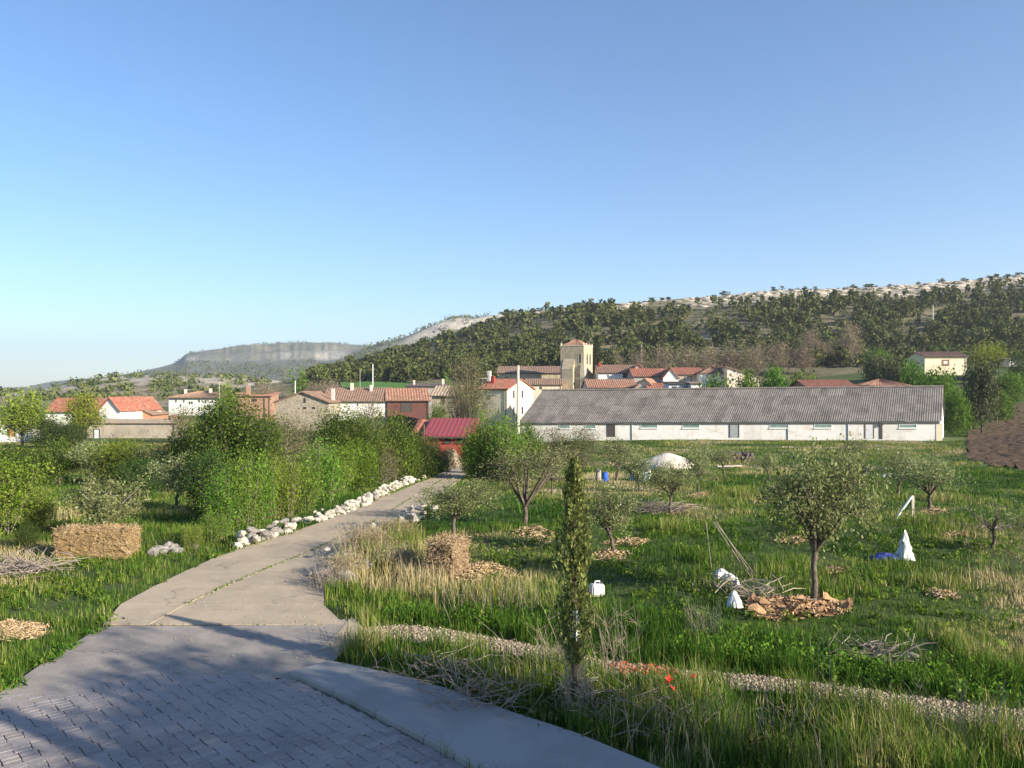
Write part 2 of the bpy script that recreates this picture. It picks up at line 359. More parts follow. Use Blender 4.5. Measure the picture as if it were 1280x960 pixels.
def slab(name, quad_rows, mat, parent, z0, z1, inset=.015):
    """a slab with a top following the ground: rows of (left, right) points"""
    mb = MB(); n = len(quad_rows); v = []
    for (a, b) in quad_rows:
        a = Vector(a); b = Vector(b)
        for p in (a, b):
            z = gz(p.x, p.y); v += [(p.x, p.y, z + z1), (p.x, p.y, z + z0)]
    f = []
    for i in range(n - 1):
        k = i * 4; f += [(k, k + 2, k + 6, k + 4), (k + 1, k, k + 4, k + 5), (k + 2, k + 3, k + 7, k + 6)]
    f += [(1, 3, 2, 0), (4 * n - 4, 4 * n - 2, 4 * n - 1, 4 * n - 3)]
    mb.add(v, f); return mb.obj(name, mat, parent)
def shrink(a, b, c, d, e):
    m = (a + b + c + d) / 4
    return [p + (m - p).normalized() * e for p in (a, b, c, d)]
for i in range(len(st_py) - 1):
    for A, Bk in (('L', 'C'), ('C', 'R')):
        a, b = edge_at(A, st_py[i]), edge_at(Bk, st_py[i]); c, d = edge_at(A, st_py[i + 1]), edge_at(Bk, st_py[i + 1])
        q = shrink(a, b, c, d, .012 if A == 'L' else .03)
        slab('slab', [(q[0], q[1]), (q[2], q[3])], M['concrete'], road, -.05, .03 + random.uniform(-.006, .006))
APRON = [(128, 783), (60, 824), (0, 866), (-90, 912), (-60, 900), (0, 869), (60, 856), (130, 839), (200, 836), (300, 840), (358, 848), (408, 835), (440, 806), (452, 786), (432, 770), (420, 783), (300, 784)]
APRON = [(128, 784), (60, 826), (0, 868), (-120, 918), (200, 842), (300, 846), (358, 850), (408, 837), (440, 806), (452, 786), (430, 775), (404, 783)]
sheet('concrete_apron', [gp(*p) for p in APRON], M['apron'], 'grey concrete apron between the lane and the pavers', .024, 18)
# the tan wedge where the gravel path starts
sheet('concrete_wedge', [gp(*p) for p in [(398, 815), (440, 805), (453, 786), (440, 772), (425, 790)]], M['concrete'], 'small concrete wedge at the mouth of the gravel path', .034, 6)
PAV = [(-200, 945), (-120, 914), (0, 870), (60, 857), (130, 840), (200, 838), (300, 842), (358, 850), (395, 864), (425, 878), (500, 918), (560, 949), (660, 1005), (600, 1090), (-300, 1090)]
Ppav = poly(PAV)
paved = sheet('paved_street', [gp(*p) for p in PAV], M['soil'], 'paved street of small grey interlocking pavers', .006, 14)
def paver_mesh(seed):
    r = random.Random(seed); L, Wd, h = .208, .128, .05
    e, c = .003, .012; x, y = L / 2 - e, Wd / 2 - e
    out = [(-x + c, -y), (x - c, -y), (x, -y + c), (x, y - c), (x - c, y), (-x + c, y), (-x, y - c), (-x, -y + c)]
    mb = MB(); tl = [r.uniform(-.0022, .0022) for _ in range(2)]
    top = [(p * .97, q_ * .955, h + tl[0] * p / L * 2 + tl[1] * q_ / Wd * 2) for p, q_ in out]
    mid = [(p, q_, h - .005) for p, q_ in out]; bot = [(p, q_, 0) for p, q_ in out]
    v = top + mid + bot; n = 8; f = [(0, 1, 2, 3, 4, 5, 6, 7)]
    for k in range(n):
        k2 = (k + 1) % n; f += [(n + k, n + k2, k2, k), (2 * n + k, 2 * n + k2, n + k2, n + k)]
    mb.add(v, f); return mb
pv = [paver_mesh(i) for i in range(6)]; pm = [m.mesh('paver') for m in pv]
for m in pm: m.materials.append(M['paver'])
spots = []
ca, sa = math.cos(R_(44)), math.sin(R_(44))
for i in range(-90, 90):
    for j in range(-110, 110):
        u = i * .208; v_ = j * .128 + (0.035 if 0 else 0)
        x = -4 + u * ca - v_ * sa; y = 11 + u * sa + v_ * ca - 0
        u += .016 * math.sin(j * 2.1) + .008 * math.sin(j * 5.3 + i); v2 = v_ + .128 * ((i * .37 + .21 * math.sin(i * 2.3)) % 1.) + .0
        x = -4 + u * ca - v2 * sa; y = 11 + u * sa + v2 * ca
        if 8.6 < y < 14.6 and -10.5 < x < 2: spots.append((x, y))
spots = np.array(spots); ins = inside(Ppav, spots[:, 0], spots[:, 1]); spots = spots[ins]
pxy = np.stack([CX + F * spots[:, 0] / spots[:, 1], HY + F * EYE / spots[:, 1]], 1)
vis = (pxy[:, 0] > -12) & (pxy[:, 1] < 975)
order = np.lexsort((spots[:, 1], ~vis))
spots = spots[order]; nvis = int(vis.sum())
rest = MB()
for k, (x, y) in enumerate(spots):
    z = gz(x, y) - .026 + random.uniform(-.0025, .0025); rz = R_(44) + random.uniform(-.02, .02)
    if k < 300:
        o = bpy.data.objects.new('paver', pm[k % 6]); COL.objects.link(o); o.parent = paved; o.location = (x, y, z); o.rotation_euler = (0, 0, rz)
    else:
        b = pv[k % 6]; c, s = math.cos(rz), math.sin(rz)
        rest.add([(x + a * c - e * s, y + a * s + e * c, z + h) for a, e, h in b.v], b.f)
tag(rest.obj('paver', M['paver'], paved), kind='stuff')
# pavement slab with kerbstones
SWo = [(362, 849), (380, 855), (425, 875), (460, 894), (500, 915), (560, 947), (650, 1000), (760, 1080)]
SWi = [(412, 834), (445, 840), (500, 853), (560, 870), (600, 886), (650, 903), (720, 926), (830, 973), (960, 1040)]
def resample(pts, n):
    P = np.array([tuple(p)[:2] for p in pts]); d = np.r_[0, np.cumsum(np.hypot(*np.diff(P, axis=0).T))]
    t = np.linspace(0, d[-1], n); return np.stack([np.interp(t, d, P[:, 0]), np.interp(t, d, P[:, 1])], 1)
wo = resample([gp(*p) for p in SWo], 40); wi = resample([gp(*p) for p in SWi], 40)
def inset_line(P, d):
    T = np.gradient(P, axis=0); T /= np.hypot(T[:, 0], T[:, 1])[:, None]; return P + np.stack([-T[:, 1], T[:, 0]], 1) * d
wk = inset_line(wo, .13)
if np.mean(np.hypot(*(wk - wi).T)) > np.mean(np.hypot(*(wo - wi).T)): wk = inset_line(wo, -.13)
pav = slab('pavement', [((*a, 0), (*b, 0)) for a, b in zip(wk, wi)], M['pavement'], None, -.1, .115)
tag(pav, 'pale concrete pavement beside the paved street', kind='structure')
L0 = np.hypot(*np.diff(wo, axis=0).T).sum()
nk = max(3, int(L0 / 1.0)); ko = resample([(*p, 0) for p in wo], nk * 4 + 1); ki = resample([(*p, 0) for p in wk], nk * 4 + 1)
for k in range(nk):
    sl_ = list(range(k * 4, k * 4 + 5)); A = ko[sl_].copy(); Bq = ki[sl_].copy()
    for Q in (A, Bq):
        Q[0] += (Q[1] - Q[0]) * .03; Q[-1] += (Q[-2] - Q[-1]) * .03
    mb = MB(); v = []
    for a, b in zip(A, Bq):
        zz = gz(*a); n_ = (b - a)
        for q, z in ((a, -.1), (a, .085), (a + n_ * .22, .124), (b, .124), (b, -.1)): v.append((q[0], q[1], zz + z))
    f = []
    for i in range(4):
        for j in range(4): f.append((i * 5 + j, i * 5 + j + 1, i * 5 + j + 6, i * 5 + j + 5))
    f += [(4, 3, 2, 1, 0), (20, 21, 22, 23, 24)]
    mb.add(v, f); o = mb.obj('kerbstone', M['pavement'], pav)
    bm = bmesh.new(); bm.from_mesh(o.data); bmesh.ops.recalc_face_normals(bm, faces=bm.faces); bm.to_mesh(o.data); bm.free()
# gravel path
GU = [(442, 787), (500, 782), (560, 788), (630, 800), (700, 814), (770, 829), (850, 839), (960, 847), (1060, 860), (1160, 874), (1280, 889), (1480, 915)]
GL = [(442, 803), (500, 803), (560, 808), (630, 818), (700, 830), (770, 844), (850, 856), (960, 866), (1060, 882), (1160, 899), (1280, 915), (1480, 948)]
GP = [gp(*p) for p in GU] + [gp(*p) for p in GL[::-1]]
sheet('gravel_path', GP, M['gravel_base'], 'narrow gravel path running across the grass', .012, 40)
Pgrav = np.array([tuple(p)[:2] for p in GP])
def jitter_rock(seed, sub=1, sq=(1, 1, 1), rough=.25):
    r = random.Random(seed); bm = bmesh.new(); bmesh.ops.create_icosphere(bm, subdivisions=sub, radius=1)
    for v in bm.verts:
        d = v.co.normalized(); q = max(abs(d.x), abs(d.y), abs(d.z))
        v.co = d * (.75 + .25 / q) * (1 + r.uniform(-rough, rough)); v.co.x *= sq[0]; v.co.y *= sq[1]; v.co.z *= sq[2]
    vs = np.array([v.co[:] for v in bm.verts]); fs = np.array([[v.index for v in f.verts] for f in bm.faces]); bm.free(); return vs, fs
pebs = [jitter_rock(i, 0 if True else 1) for i in range(4)] if False else None
def octa(seed):
    r = np.random.default_rng(seed); v = np.array([(1, 0, 0), (-1, 0, 0), (0, 1, 0), (0, -1, 0), (0, 0, 1), (0, 0, -1)], float) * r.uniform(.6, 1.2, (6, 1)) + r.uniform(-.2, .2, (6, 3))
    return v, np.array([(0, 2, 4), (2, 1, 4), (1, 3, 4), (3, 0, 4), (2, 0, 5), (1, 2, 5), (3, 1, 5), (0, 3, 5)])
def scatter_pebbles(name, Pg, n, size, mat, label, seed=1, lift=.01, parent=None):
    r = np.random.default_rng(seed); lo, hi = Pg.min(0), Pg.max(0); A = []
    while sum(len(a) for a in A) < n:
        c = r.uniform(lo, hi, (n * 3, 2)); A.append(c[inside(Pg, c[:, 0], c[:, 1])])
    c = np.concatenate(A)[:n]; c += r.normal(0, .05, c.shape); V = []; Fc = []; T = []
    bs = [octa(i) for i in range(8)]
    z = g(c[:, 0], c[:, 1]) + lift
    for i in range(n):
        v, f = bs[i % 8]; s = size * r.uniform(.5, 1.5); V.append(v * s * (1, 1, .7) + (c[i, 0], c[i, 1], z[i])); Fc.append(f + 6 * i); T.append(np.full(8, r.random()))
    o = link(name, npmesh(name, np.concatenate(V), np.concatenate(Fc), np.concatenate(T)), parent, [mat]); tag(o, label, kind='stuff'); return o
def tint_mat(name, stops):
    s = N(name); a = s.node('ShaderNodeAttribute', attribute_name='tint'); return s.done(s.ramp(a.outputs['Fac'], stops), .9)
M['pebble'] = tint_mat('pebbles', [(0., (.15, .115, .08)), (.5, (.31, .245, .175)), (1., (.48, .40, .30))])
M['red_chip'] = tint_mat('red_chips', [(0., (.25, .05, .03)), (.6, (.42, .09, .05)), (1., (.5, .3, .22))])
M['straw_chip'] = tint_mat('straw_chips', [(0., (.19, .13, .06)), (.5, (.35, .24, .125)), (1., (.52, .40, .25))])
scatter_pebbles('gravel', Pgrav, 9000, .022, M['pebble'], 'loose pale gravel covering the path', 1, .02)
scatter_pebbles('brick_rubble', poly([(765, 828), (840, 836), (850, 846), (775, 842)]), 260, .03, M['red_chip'], 'crushed red brick chips spread on the gravel path', 2, .03)
scatter_pebbles('loose_grit', poly([(150, 790), (430, 690), (440, 800), (360, 845), (60, 850)]), 260, .014, M['pebble'], 'small grit strewn on the concrete lane', 3, .035)
# ploughed field: furrowed sheet with clods
FE = [(1204, 572), (1207, 548), (1206, 530), (1212, 517), (1225, 510), (1250, 506), (1300, 503), (1400, 500), (1520, 500), (1560, 560), (1430, 600), (1330, 594), (1270, 586), (1235, 582)]
Pf = poly(FE)
u = np.linspace(Pf[:, 0].min(), min(Pf[:, 0].max(), 125), 230); v = np.linspace(Pf[:, 1].min(), min(Pf[:, 1].max(), 200), 230)
U_, V_ = np.meshgrid(u, v); fi = inside(Pf, U_.ravel(), V_.ravel()).reshape(U_.shape)
fz = g(U_, V_) + .05 + .05 * np.sin((U_ * .92 - V_ * .38) * 2 * np.pi / .95 + 2 * fbm(U_ * .3, V_ * .3, 2)) + (fbm(U_ * 2.3, V_ * 2.3, 3) - .47) * .75
ff = grid_faces(230, 230); keep = fi.ravel()[ff].all(1); ff = ff[keep]; us, inv = np.unique(ff, return_inverse=True)
tag(link('ploughed_field', npmesh('ploughed_field', np.stack([U_, V_, fz], -1).reshape(-1, 3)[us], inv.reshape(-1, 4)), None, [M['field_soil']]), 'brown ploughed field on the slope at the edge of the orchard', kind='structure')
mb = MB(); a_, b_, c_, d_ = at(430, 490, 226), at(572, 490, 226), at(590, 477, 262), at(425, 477, 262)
lo = Vector((0, 0, -9))
mb.add([a_, b_, c_, d_, a_ + lo, b_ + lo, c_ + lo, d_ + lo], [(0, 1, 2, 3), (4, 5, 1, 0), (5, 6, 2, 1), (6, 7, 3, 2), (7, 4, 0, 3)])
tag(mb.obj('wheat_field', M['wheat']), 'bright green wheat field below the pines', kind='structure')

# ------------------------------------------------------------------ plants
def leaf_quads(C, size, r, up=.25, asp=.55, tint=None, drop=None):
    """one bent-free leaf per centre: a rhombus with a random attitude"""
    n = len(C); size = np.broadcast_to(size, (n,))
    a = r.normal(0, 1, (n, 3)); a[:, 2] += up; a /= np.linalg.norm(a, axis=1)[:, None]
    b = np.cross(a, r.normal(0, 1, (n, 3))); b /= np.maximum(np.linalg.norm(b, axis=1)[:, None], 1e-6)
    s = (size * r.choice((.45, .7, 1., 1.35, 1.7), n, p=(.2, .3, .3, .15, .05)) * r.uniform(.85, 1.15, n))[:, None]
    V = np.stack([C - a * s * .5, C + b * s * asp * .5, C + a * s * .5, C - b * s * asp * .5], 1).reshape(-1, 3)
    return V, np.arange(4 * n).reshape(n, 4)
def bez(a, b, c, n):
    return [a.lerp(b, t).lerp(b.lerp(c, t), t) for t in [i / (n - 1) for i in range(n)]]
class Plant:
    """a kind of tree or shrub: one trunk mesh and one crown mesh shared by its copies"""
    def __init__(p, name, seed, H, Rr, th, tr, nlimb, nsub, nleaf, leaf, leafmat, bark='bark', style='round', sig=.16, lean=0., flat=.5, tintb=.35, asp=.55, twigs=True):
        r = random.Random(seed); q = np.random.default_rng(seed); p.H, p.R, p.name = H, Rr, name
        mb = MB(); cen = []
        top = Vector((lean * th, r.uniform(-.05, .05), th))
        def limb(a, c, r0, r1, up=.3):
            L = (c - a).length; m = (a + c) / 2 + Vector((r.uniform(-.12, .12) * L, r.uniform(-.12, .12) * L, up * L * r.uniform(.2, .7)))
            pts = bez(a, m, c, 5); mb.tube(pts, [r0 + (r1 - r0) * i / 4 for i in range(5)], 4, cap=False); return pts
        if style in ('round', 'vase', 'bush'):
            if th > .05:
                mb.tube([Vector((0, 0, -.15)), Vector((lean * th * .1, 0, th * .1)), Vector((lean * th * .3 + r.uniform(-.07, .07), r.uniform(-.06, .06), th * .4)), Vector((lean * th * .7 + r.uniform(-.06, .06), r.uniform(-.05, .05), th * .72)), top], [tr * 1.5, tr * 1.1, tr * .95, tr * .85, tr * .95], 8, cap=False)
            cz = th + (H - th) * flat; rz = (H - th) * (.55 if style != 'bush' else .6)
            for i in range(nlimb):
                az = 2 * math.pi * (i + r.uniform(-.3, .3)) / nlimb; rr = Rr * r.uniform(.45, .8); 
                zz = cz + rz * r.uniform(-.45, .75)
                if style == 'vase': zz = th + (H - th) * r.uniform(.55, .95); rr = Rr * r.uniform(.4, .85)
                if i % 4 == 3: rr *= .25; zz = H * r.uniform(.82, .95)
                c = Vector((top.x + rr * math.cos(az), top.y + rr * math.sin(az), zz))
                a = top if th > .05 else Vector((r.uniform(-.2, .2) * Rr, r.uniform(-.2, .2) * Rr, -.05))
                pts = limb(a, c, tr * .75 if th > .05 else tr * .7, tr * .2)
                for k in range(nsub):
                    s0 = pts[r.choice((2, 3, 3, 4))]; d = Vector((r.gauss(0, 1), r.gauss(0, 1), r.gauss(.35, .8))).normalized() * Rr * r.uniform(.3, .65)
                    e = s0 + d
                    k_ = ((e.x - top.x) / Rr) ** 2 + ((e.y - top.y) / Rr) ** 2 + ((e.z - cz) / rz) ** 2
                    if k_ > 1: e = s0 + d * .5
                    e.z = max(e.z, (th * .75 if style != 'bush' else .15))
                    if twigs: limb(s0, e, tr * .17, tr * .05, .1)
                    cen += [e, s0.lerp(e, .6), e + Vector((r.gauss(0, 1), r.gauss(0, 1), r.gauss(0, 1))) * Rr * .12]
        elif style == 'upright':
            for i in range(nlimb):
                az = r.uniform(0, 6.283); a = Vector((math.cos(az), math.sin(az), 0)) * Rr * r.uniform(.1, .75); hh = H * r.choice((r.uniform(.35, .8), r.uniform(.6, 1.)))
                c = a * 1.25 + Vector((r.gauss(0, .07) * Rr, r.gauss(0, .07) * Rr, hh)); a.z = -.05
                pts = limb(a, c, tr, tr * .25, .05)
                for t in np.linspace(.12, 1, 9):
                    j = min(3, int(t * 4)); cen.append(pts[j].lerp(pts[j + 1], t * 4 - j if j < 4 else 1))
                for k in range(nsub):
                    t = r.uniform(.3, .9); j = int(t * 4); s0 = pts[j]; e = s0 + Vector((r.gauss(0, .35) * Rr, r.gauss(0, .35) * Rr, r.uniform(.1, .22) * H)); e.z = min(e.z, H)
                    limb(s0, e, tr * .4, tr * .15, .05); cen += [e, s0.lerp(e, .5)]
        C = np.array([c[:] for c in cen]); ci = q.integers(0, len(C), nleaf)
        sg = sig * Rr * np.array([1, 1, .85 if style != 'upright' else 1.6])
        P = C[ci] + q.normal(0, 1, (nleaf, 3)) * sg; P[:, 2] = np.maximum(P[:, 2], .04)
        ct = q.random(len(C)); t = np.clip(tintb + (ct[ci] - .5) * .3 + q.normal(0, .17, nleaf), 0, 1)
        V, Fc = leaf_quads(P, leaf, q, .3, asp)
        zq = np.percentile(V[:, 2], 99.0); rq = np.percentile(np.hypot(V[:, 0] - lean * th, V[:, 1]), 96.5); p.H = zq; p.R = rq
        p.trunk = mb.mesh(name + '_trunk', True); p.trunk.materials.append(M[bark])
        p.crown = npmesh(name + '_crown', V, Fc, t); p.crown.materials.append(M[leafmat])
    def put(p, loc, H, Rr, label, cat='tree', group=None, rz=None, name=None):
        rz = random.uniform(0, 6.28) if rz is None else rz
        e = empty(name or p.name, loc, label, cat, group, rz); e.scale = (Rr / p.R, Rr / p.R, H / p.H)
        link('trunk', p.trunk, e); link('crown', p.crown, e); return e
def plant_at(kind, px, pb, pt, wpx, label, cat='tree', group=None, D=None, rz=None, name=None):
    """stand a plant on the ground below a spot of the photo, as high and as wide as it looks there"""
    if D is None: b = gp(px, pb); D = b.y
    else: x = (px - CX) / F * D; b = Vector((x, D, gz(x, D)))
    ztop = EYE - (pt - HY) / F * D
    return kind.put(b, max(.4, ztop - b.z), wpx / 2 / F * D, label, cat, group, rz, name)
M['leaf_dry'] = leaf_mat('dry_weed_blades', greens((.16, .12, .07), (.30, .235, .14), (.42, .34, .21), (.5, .43, .29)), .2)
K = {}
K['apple1'] = Plant('apple_tree', 1, 3.4, 1.9, 1.2, .10, 10, 9, 7600, .10, 'leaf_apple', tintb=.42, sig=.10)
K['apple2'] = Plant('apple_tree', 2, 3.2, 1.8, 1.0, .09, 9, 8, 4800, .10, 'leaf_apple', tintb=.45, sig=.10, lean=.25)
K['apple3'] = Plant('apple_tree', 3, 3.4, 1.9, 1.1, .09, 8, 7, 4600, .10, 'leaf_apple', tintb=.5, sig=.10, lean=-.15)
K['apple_sparse'] = Plant('apple_tree', 4, 2.8, 1.9, 1.0, .08, 5, 4, 420, .085, 'leaf_apple', tintb=.5, sig=.16)
K['almond'] = Plant('almond_tree', 5, 4.6, 2.4, 1.1, .11, 9, 9, 6500, .09, 'leaf_brown', style='vase', tintb=.45, sig=.10)
K['olive'] = Plant('grey_green_tree', 6, 2.8, 1.7, .5, .08, 10, 8, 8000, .11, 'leaf_apple', 'pale_bark', tintb=.45, sig=.10)
K['shoots'] = Plant('leafy_shrub', 7, 3.2, 1.2, 0, .022, 30, 5, 9500, .10, 'leaf_vivid', 'twig', 'upright', .17, tintb=.5)
K['shoots_y'] = Plant('leafy_shrub', 8, 3.2, 1.2, 0, .022, 30, 5, 9500, .10, 'leaf_yellow', 'twig', 'upright', .17, tintb=.4)
K['bush_g'] = Plant('green_shrub', 9, 3.6, 2.2, 0, .05, 14, 9, 12000, .14, 'leaf_mid', 'twig', 'bush', .17, tintb=.45)
K['bush_v'] = Plant('green_shrub', 10, 3.6, 2.2, 0, .05, 14, 9, 12000, .14, 'leaf_vivid', 'twig', 'bush', .16, tintb=.38)
K['bush_d'] = Plant('dark_shrub', 11, 3.6, 2.2, 0, .05, 14, 9, 12000, .14, 'leaf_dark', 'twig', 'bush', .17, tintb=.45)
K['bush_b'] = Plant('budding_shrub', 12, 3.6, 2.2, 0, .05, 16, 10, 6500, .11, 'leaf_brown', 'dead_brush', 'bush', .2, tintb=.4)
K['bush_y'] = Plant('yellow_green_shrub', 13, 3.6, 2.2, 0, .05, 14, 9, 10000, .13, 'leaf_yellow', 'twig', 'bush', .18, tintb=.35)
K['tall'] = Plant('broadleaf_tree', 14, 6.5, 2.4, .9, .14, 14, 10, 14000, .15, 'leaf_mid', 'bark', 'round', .17, tintb=.4)
K['tall_d'] = Plant('ivy_clad_tree', 15, 6.5, 2.0, .6, .14, 12, 9, 11000, .16, 'leaf_dark', 'bark', 'round', .17, tintb=.45)
K['tall_b'] = Plant('budding_tree', 16, 6.5, 2.4, 1., .12, 12, 10, 7500, .13, 'leaf_brown', 'twig', 'vase', .2, tintb=.45)
K['willow'] = Plant('spring_willow', 17, 7, 3., 1.5, .16, 10, 8, 6500, .26, 'leaf_yellow', 'bark', 'round', .2, tintb=.55)
K['shade'] = Plant('broadleaf_tree', 22, 9.5, 2.9, 4.8, .2, 12, 8, 9500, .19, 'leaf_mid', 'bark', 'round', .15, tintb=.4)
K['dryweed'] = Plant('dry_weeds', 23, 1.2, 1., 0, .012, 30, 5, 5200, .16, 'leaf_dry', 'dry_stem', 'bush', .2, tintb=.5, asp=.12)
K['poplar'] = Plant('poplar_tree', 18, 8, 1.8, 0, .05, 16, 3, 2600, .32, 'leaf_vivid', 'twig', 'upright', .13, tintb=.6)
K['bare'] = Plant('bare_tree', 19, 7, 3., 1.2, .15, 11, 8, 5200, .38, 'leaf_bare', 'twig', 'round', .2, tintb=.5, asp=.16)
K['holm'] = Plant('holm_oak', 20, 6, 2.8, .8, .2, 12, 8, 7000, .32, 'leaf_olive', 'bark', 'round', .19, tintb=.2)
K['farbush'] = Plant('green_shrub', 21, 4, 3., 0, .07, 12, 8, 6000, .30, 'leaf_vivid', 'twig', 'bush', .18, tintb=.3)

HG = 'hedge shrubs along the left of the lane'
# far hedge below the left houses
for px, pb, pt, w, k, lab in [
    (-25, 612, 556, 100, 'bush_g', 'mid green shrub cut off by the frame beside the small white house'),
    (30, 608, 556, 78, 'bush_d', 'dark green shrub below the small white house'),
    (72, 606, 551, 62, 'bush_g', 'green shrub between the dark hedge shrub and the pale forked tree'),
    (152, 606, 549, 74, 'bush_y', 'yellow green shrub below the door of the beige barn'),
    (195, 607, 548, 70, 'bush_b', 'brownish budding shrub below the right end of the beige barn'),
    (238, 606, 528, 70, 'bush_g', 'green shrub tree rising past the end of the beige barn')]:
    plant_at(K[k], px, pb, pt, w, lab, 'shrub', 'shrubs in front of the beige barn', name=None)
plant_at(K['olive'], 112, 606, 552, 66, 'small forked tree with pale bare limbs in the dark hedge', group=None)
# nearer left
plant_at(K['bush_y'], 0, 668, 572, 120, 'tall yellow green shrub at the left edge of the picture', 'shrub')
plant_at(K['shoots_y'], 48, 664, 612, 52, 'low leafy yellow green sapling left of the wide straw bale', 'shrub')
plant_at(K['bush_d'], 33, 685, 655, 36, 'very low dark shrub in the grass left of the wide straw bale', 'shrub')
plant_at(K['olive'], 130, 672, 596, 100, 'grey green tree directly behind the wide straw bale', 'tree')
plant_at(K['apple2'], 217, 637, 568, 84, 'small tree with a pale trunk in the shade of the hedge', 'tree', rz=.5)
plant_at(K['bush_d'], 262, 640, 560, 74, 'dark shrub in shade right of the pale trunked small tree', 'shrub')
plant_at(K['bush_d'], 178, 622, 572, 60, 'dark shrub left of the pale trunked small tree', 'shrub')
for px, pt, w, D, k, lab, cat in [
    (292, 497, 100, 42, 'tall', 'tallest leafy tree of the hedge, below the three storey white house', 'tree'),
    (266, 503, 44, 43.5, 'tall_d', 'ivy clad dark trunk at the left flank of the tallest hedge tree', 'tree'),
    (330, 522, 66, 41, 'tall', 'leafy green hedge tree just right of the tallest one', 'tree'),
    (352, 518, 84, 46, 'tall_b', 'grey brown budding tree in the hedge below the stone gable', 'tree'),
    (385, 540, 80, 39, 'bush_b', 'tangled bare brown shrub in the middle of the hedge', 'shrub'),
    (420, 511, 80, 47, 'tall', 'leafy hedge tree below the long tiled house', 'tree'),
    (448, 520, 70, 46, 'tall', 'leafy hedge tree below the right end of the long tiled house', 'tree'),
    (462, 503, 60, 54, 'tall_b', 'slim budding tree standing up behind the hedge', 'tree'),
    (490, 520, 66, 49, 'bush_g', 'green shrub near the far end of the hedge', 'shrub'),
    (520, 540, 56, 51, 'bush_d', 'dark shrub shading the far end of the lane', 'shrub'),
    (538, 556, 50, 52, 'bush_d', 'dark shrub next to the red roofed shed at the end of the lane', 'shrub'),
    (300, 566, 62, 29, 'shoots', 'vivid green shrub of upright shoots behind the near stones', 'shrub'),
    (280, 590, 56, 28.3, 'shoots', 'vivid green shrub at the near left corner of the hedge', 'shrub'),
    (322, 566, 50, 30, 'shoots', 'vivid green shrub of tall shoots next to the yellow green one', 'shrub'),
    (350, 568, 56, 31, 'shoots_y', 'brightest yellow green shrub of upright shoots in the hedge', 'shrub'),
    (378, 570, 52, 33, 'shoots', 'green shrub of upright shoots right of the yellow green one', 'shrub'),
    (402, 552, 62, 37, 'shoots', 'tall green shoots above the start of the white stone wall', 'shrub'),
    (425, 556, 56, 40, 'bush_y', 'yellow green shrub behind the middle of the white stone wall', 'shrub'),
    (450, 552, 60, 43, 'bush_v', 'leafy green shrub behind the white stone wall', 'shrub'),
    (478, 556, 60, 46.5, 'bush_b', 'bare twiggy shrub behind the far end of the white stone wall', 'shrub'),
    (504, 556, 50, 50, 'bush_g', 'green shrub at the far end of the white stone wall', 'shrub'),
    (268, 640, 44, 25.5, 'shoots', 'low green shrub among the fallen stones', 'shrub'),
    (240, 655, 30, 24.5, 'shoots_y', 'small sapling among the scattered grey stones', 'shrub')]:
    plant_at(K[k], px, 0, pt, w, lab, cat, HG, D)
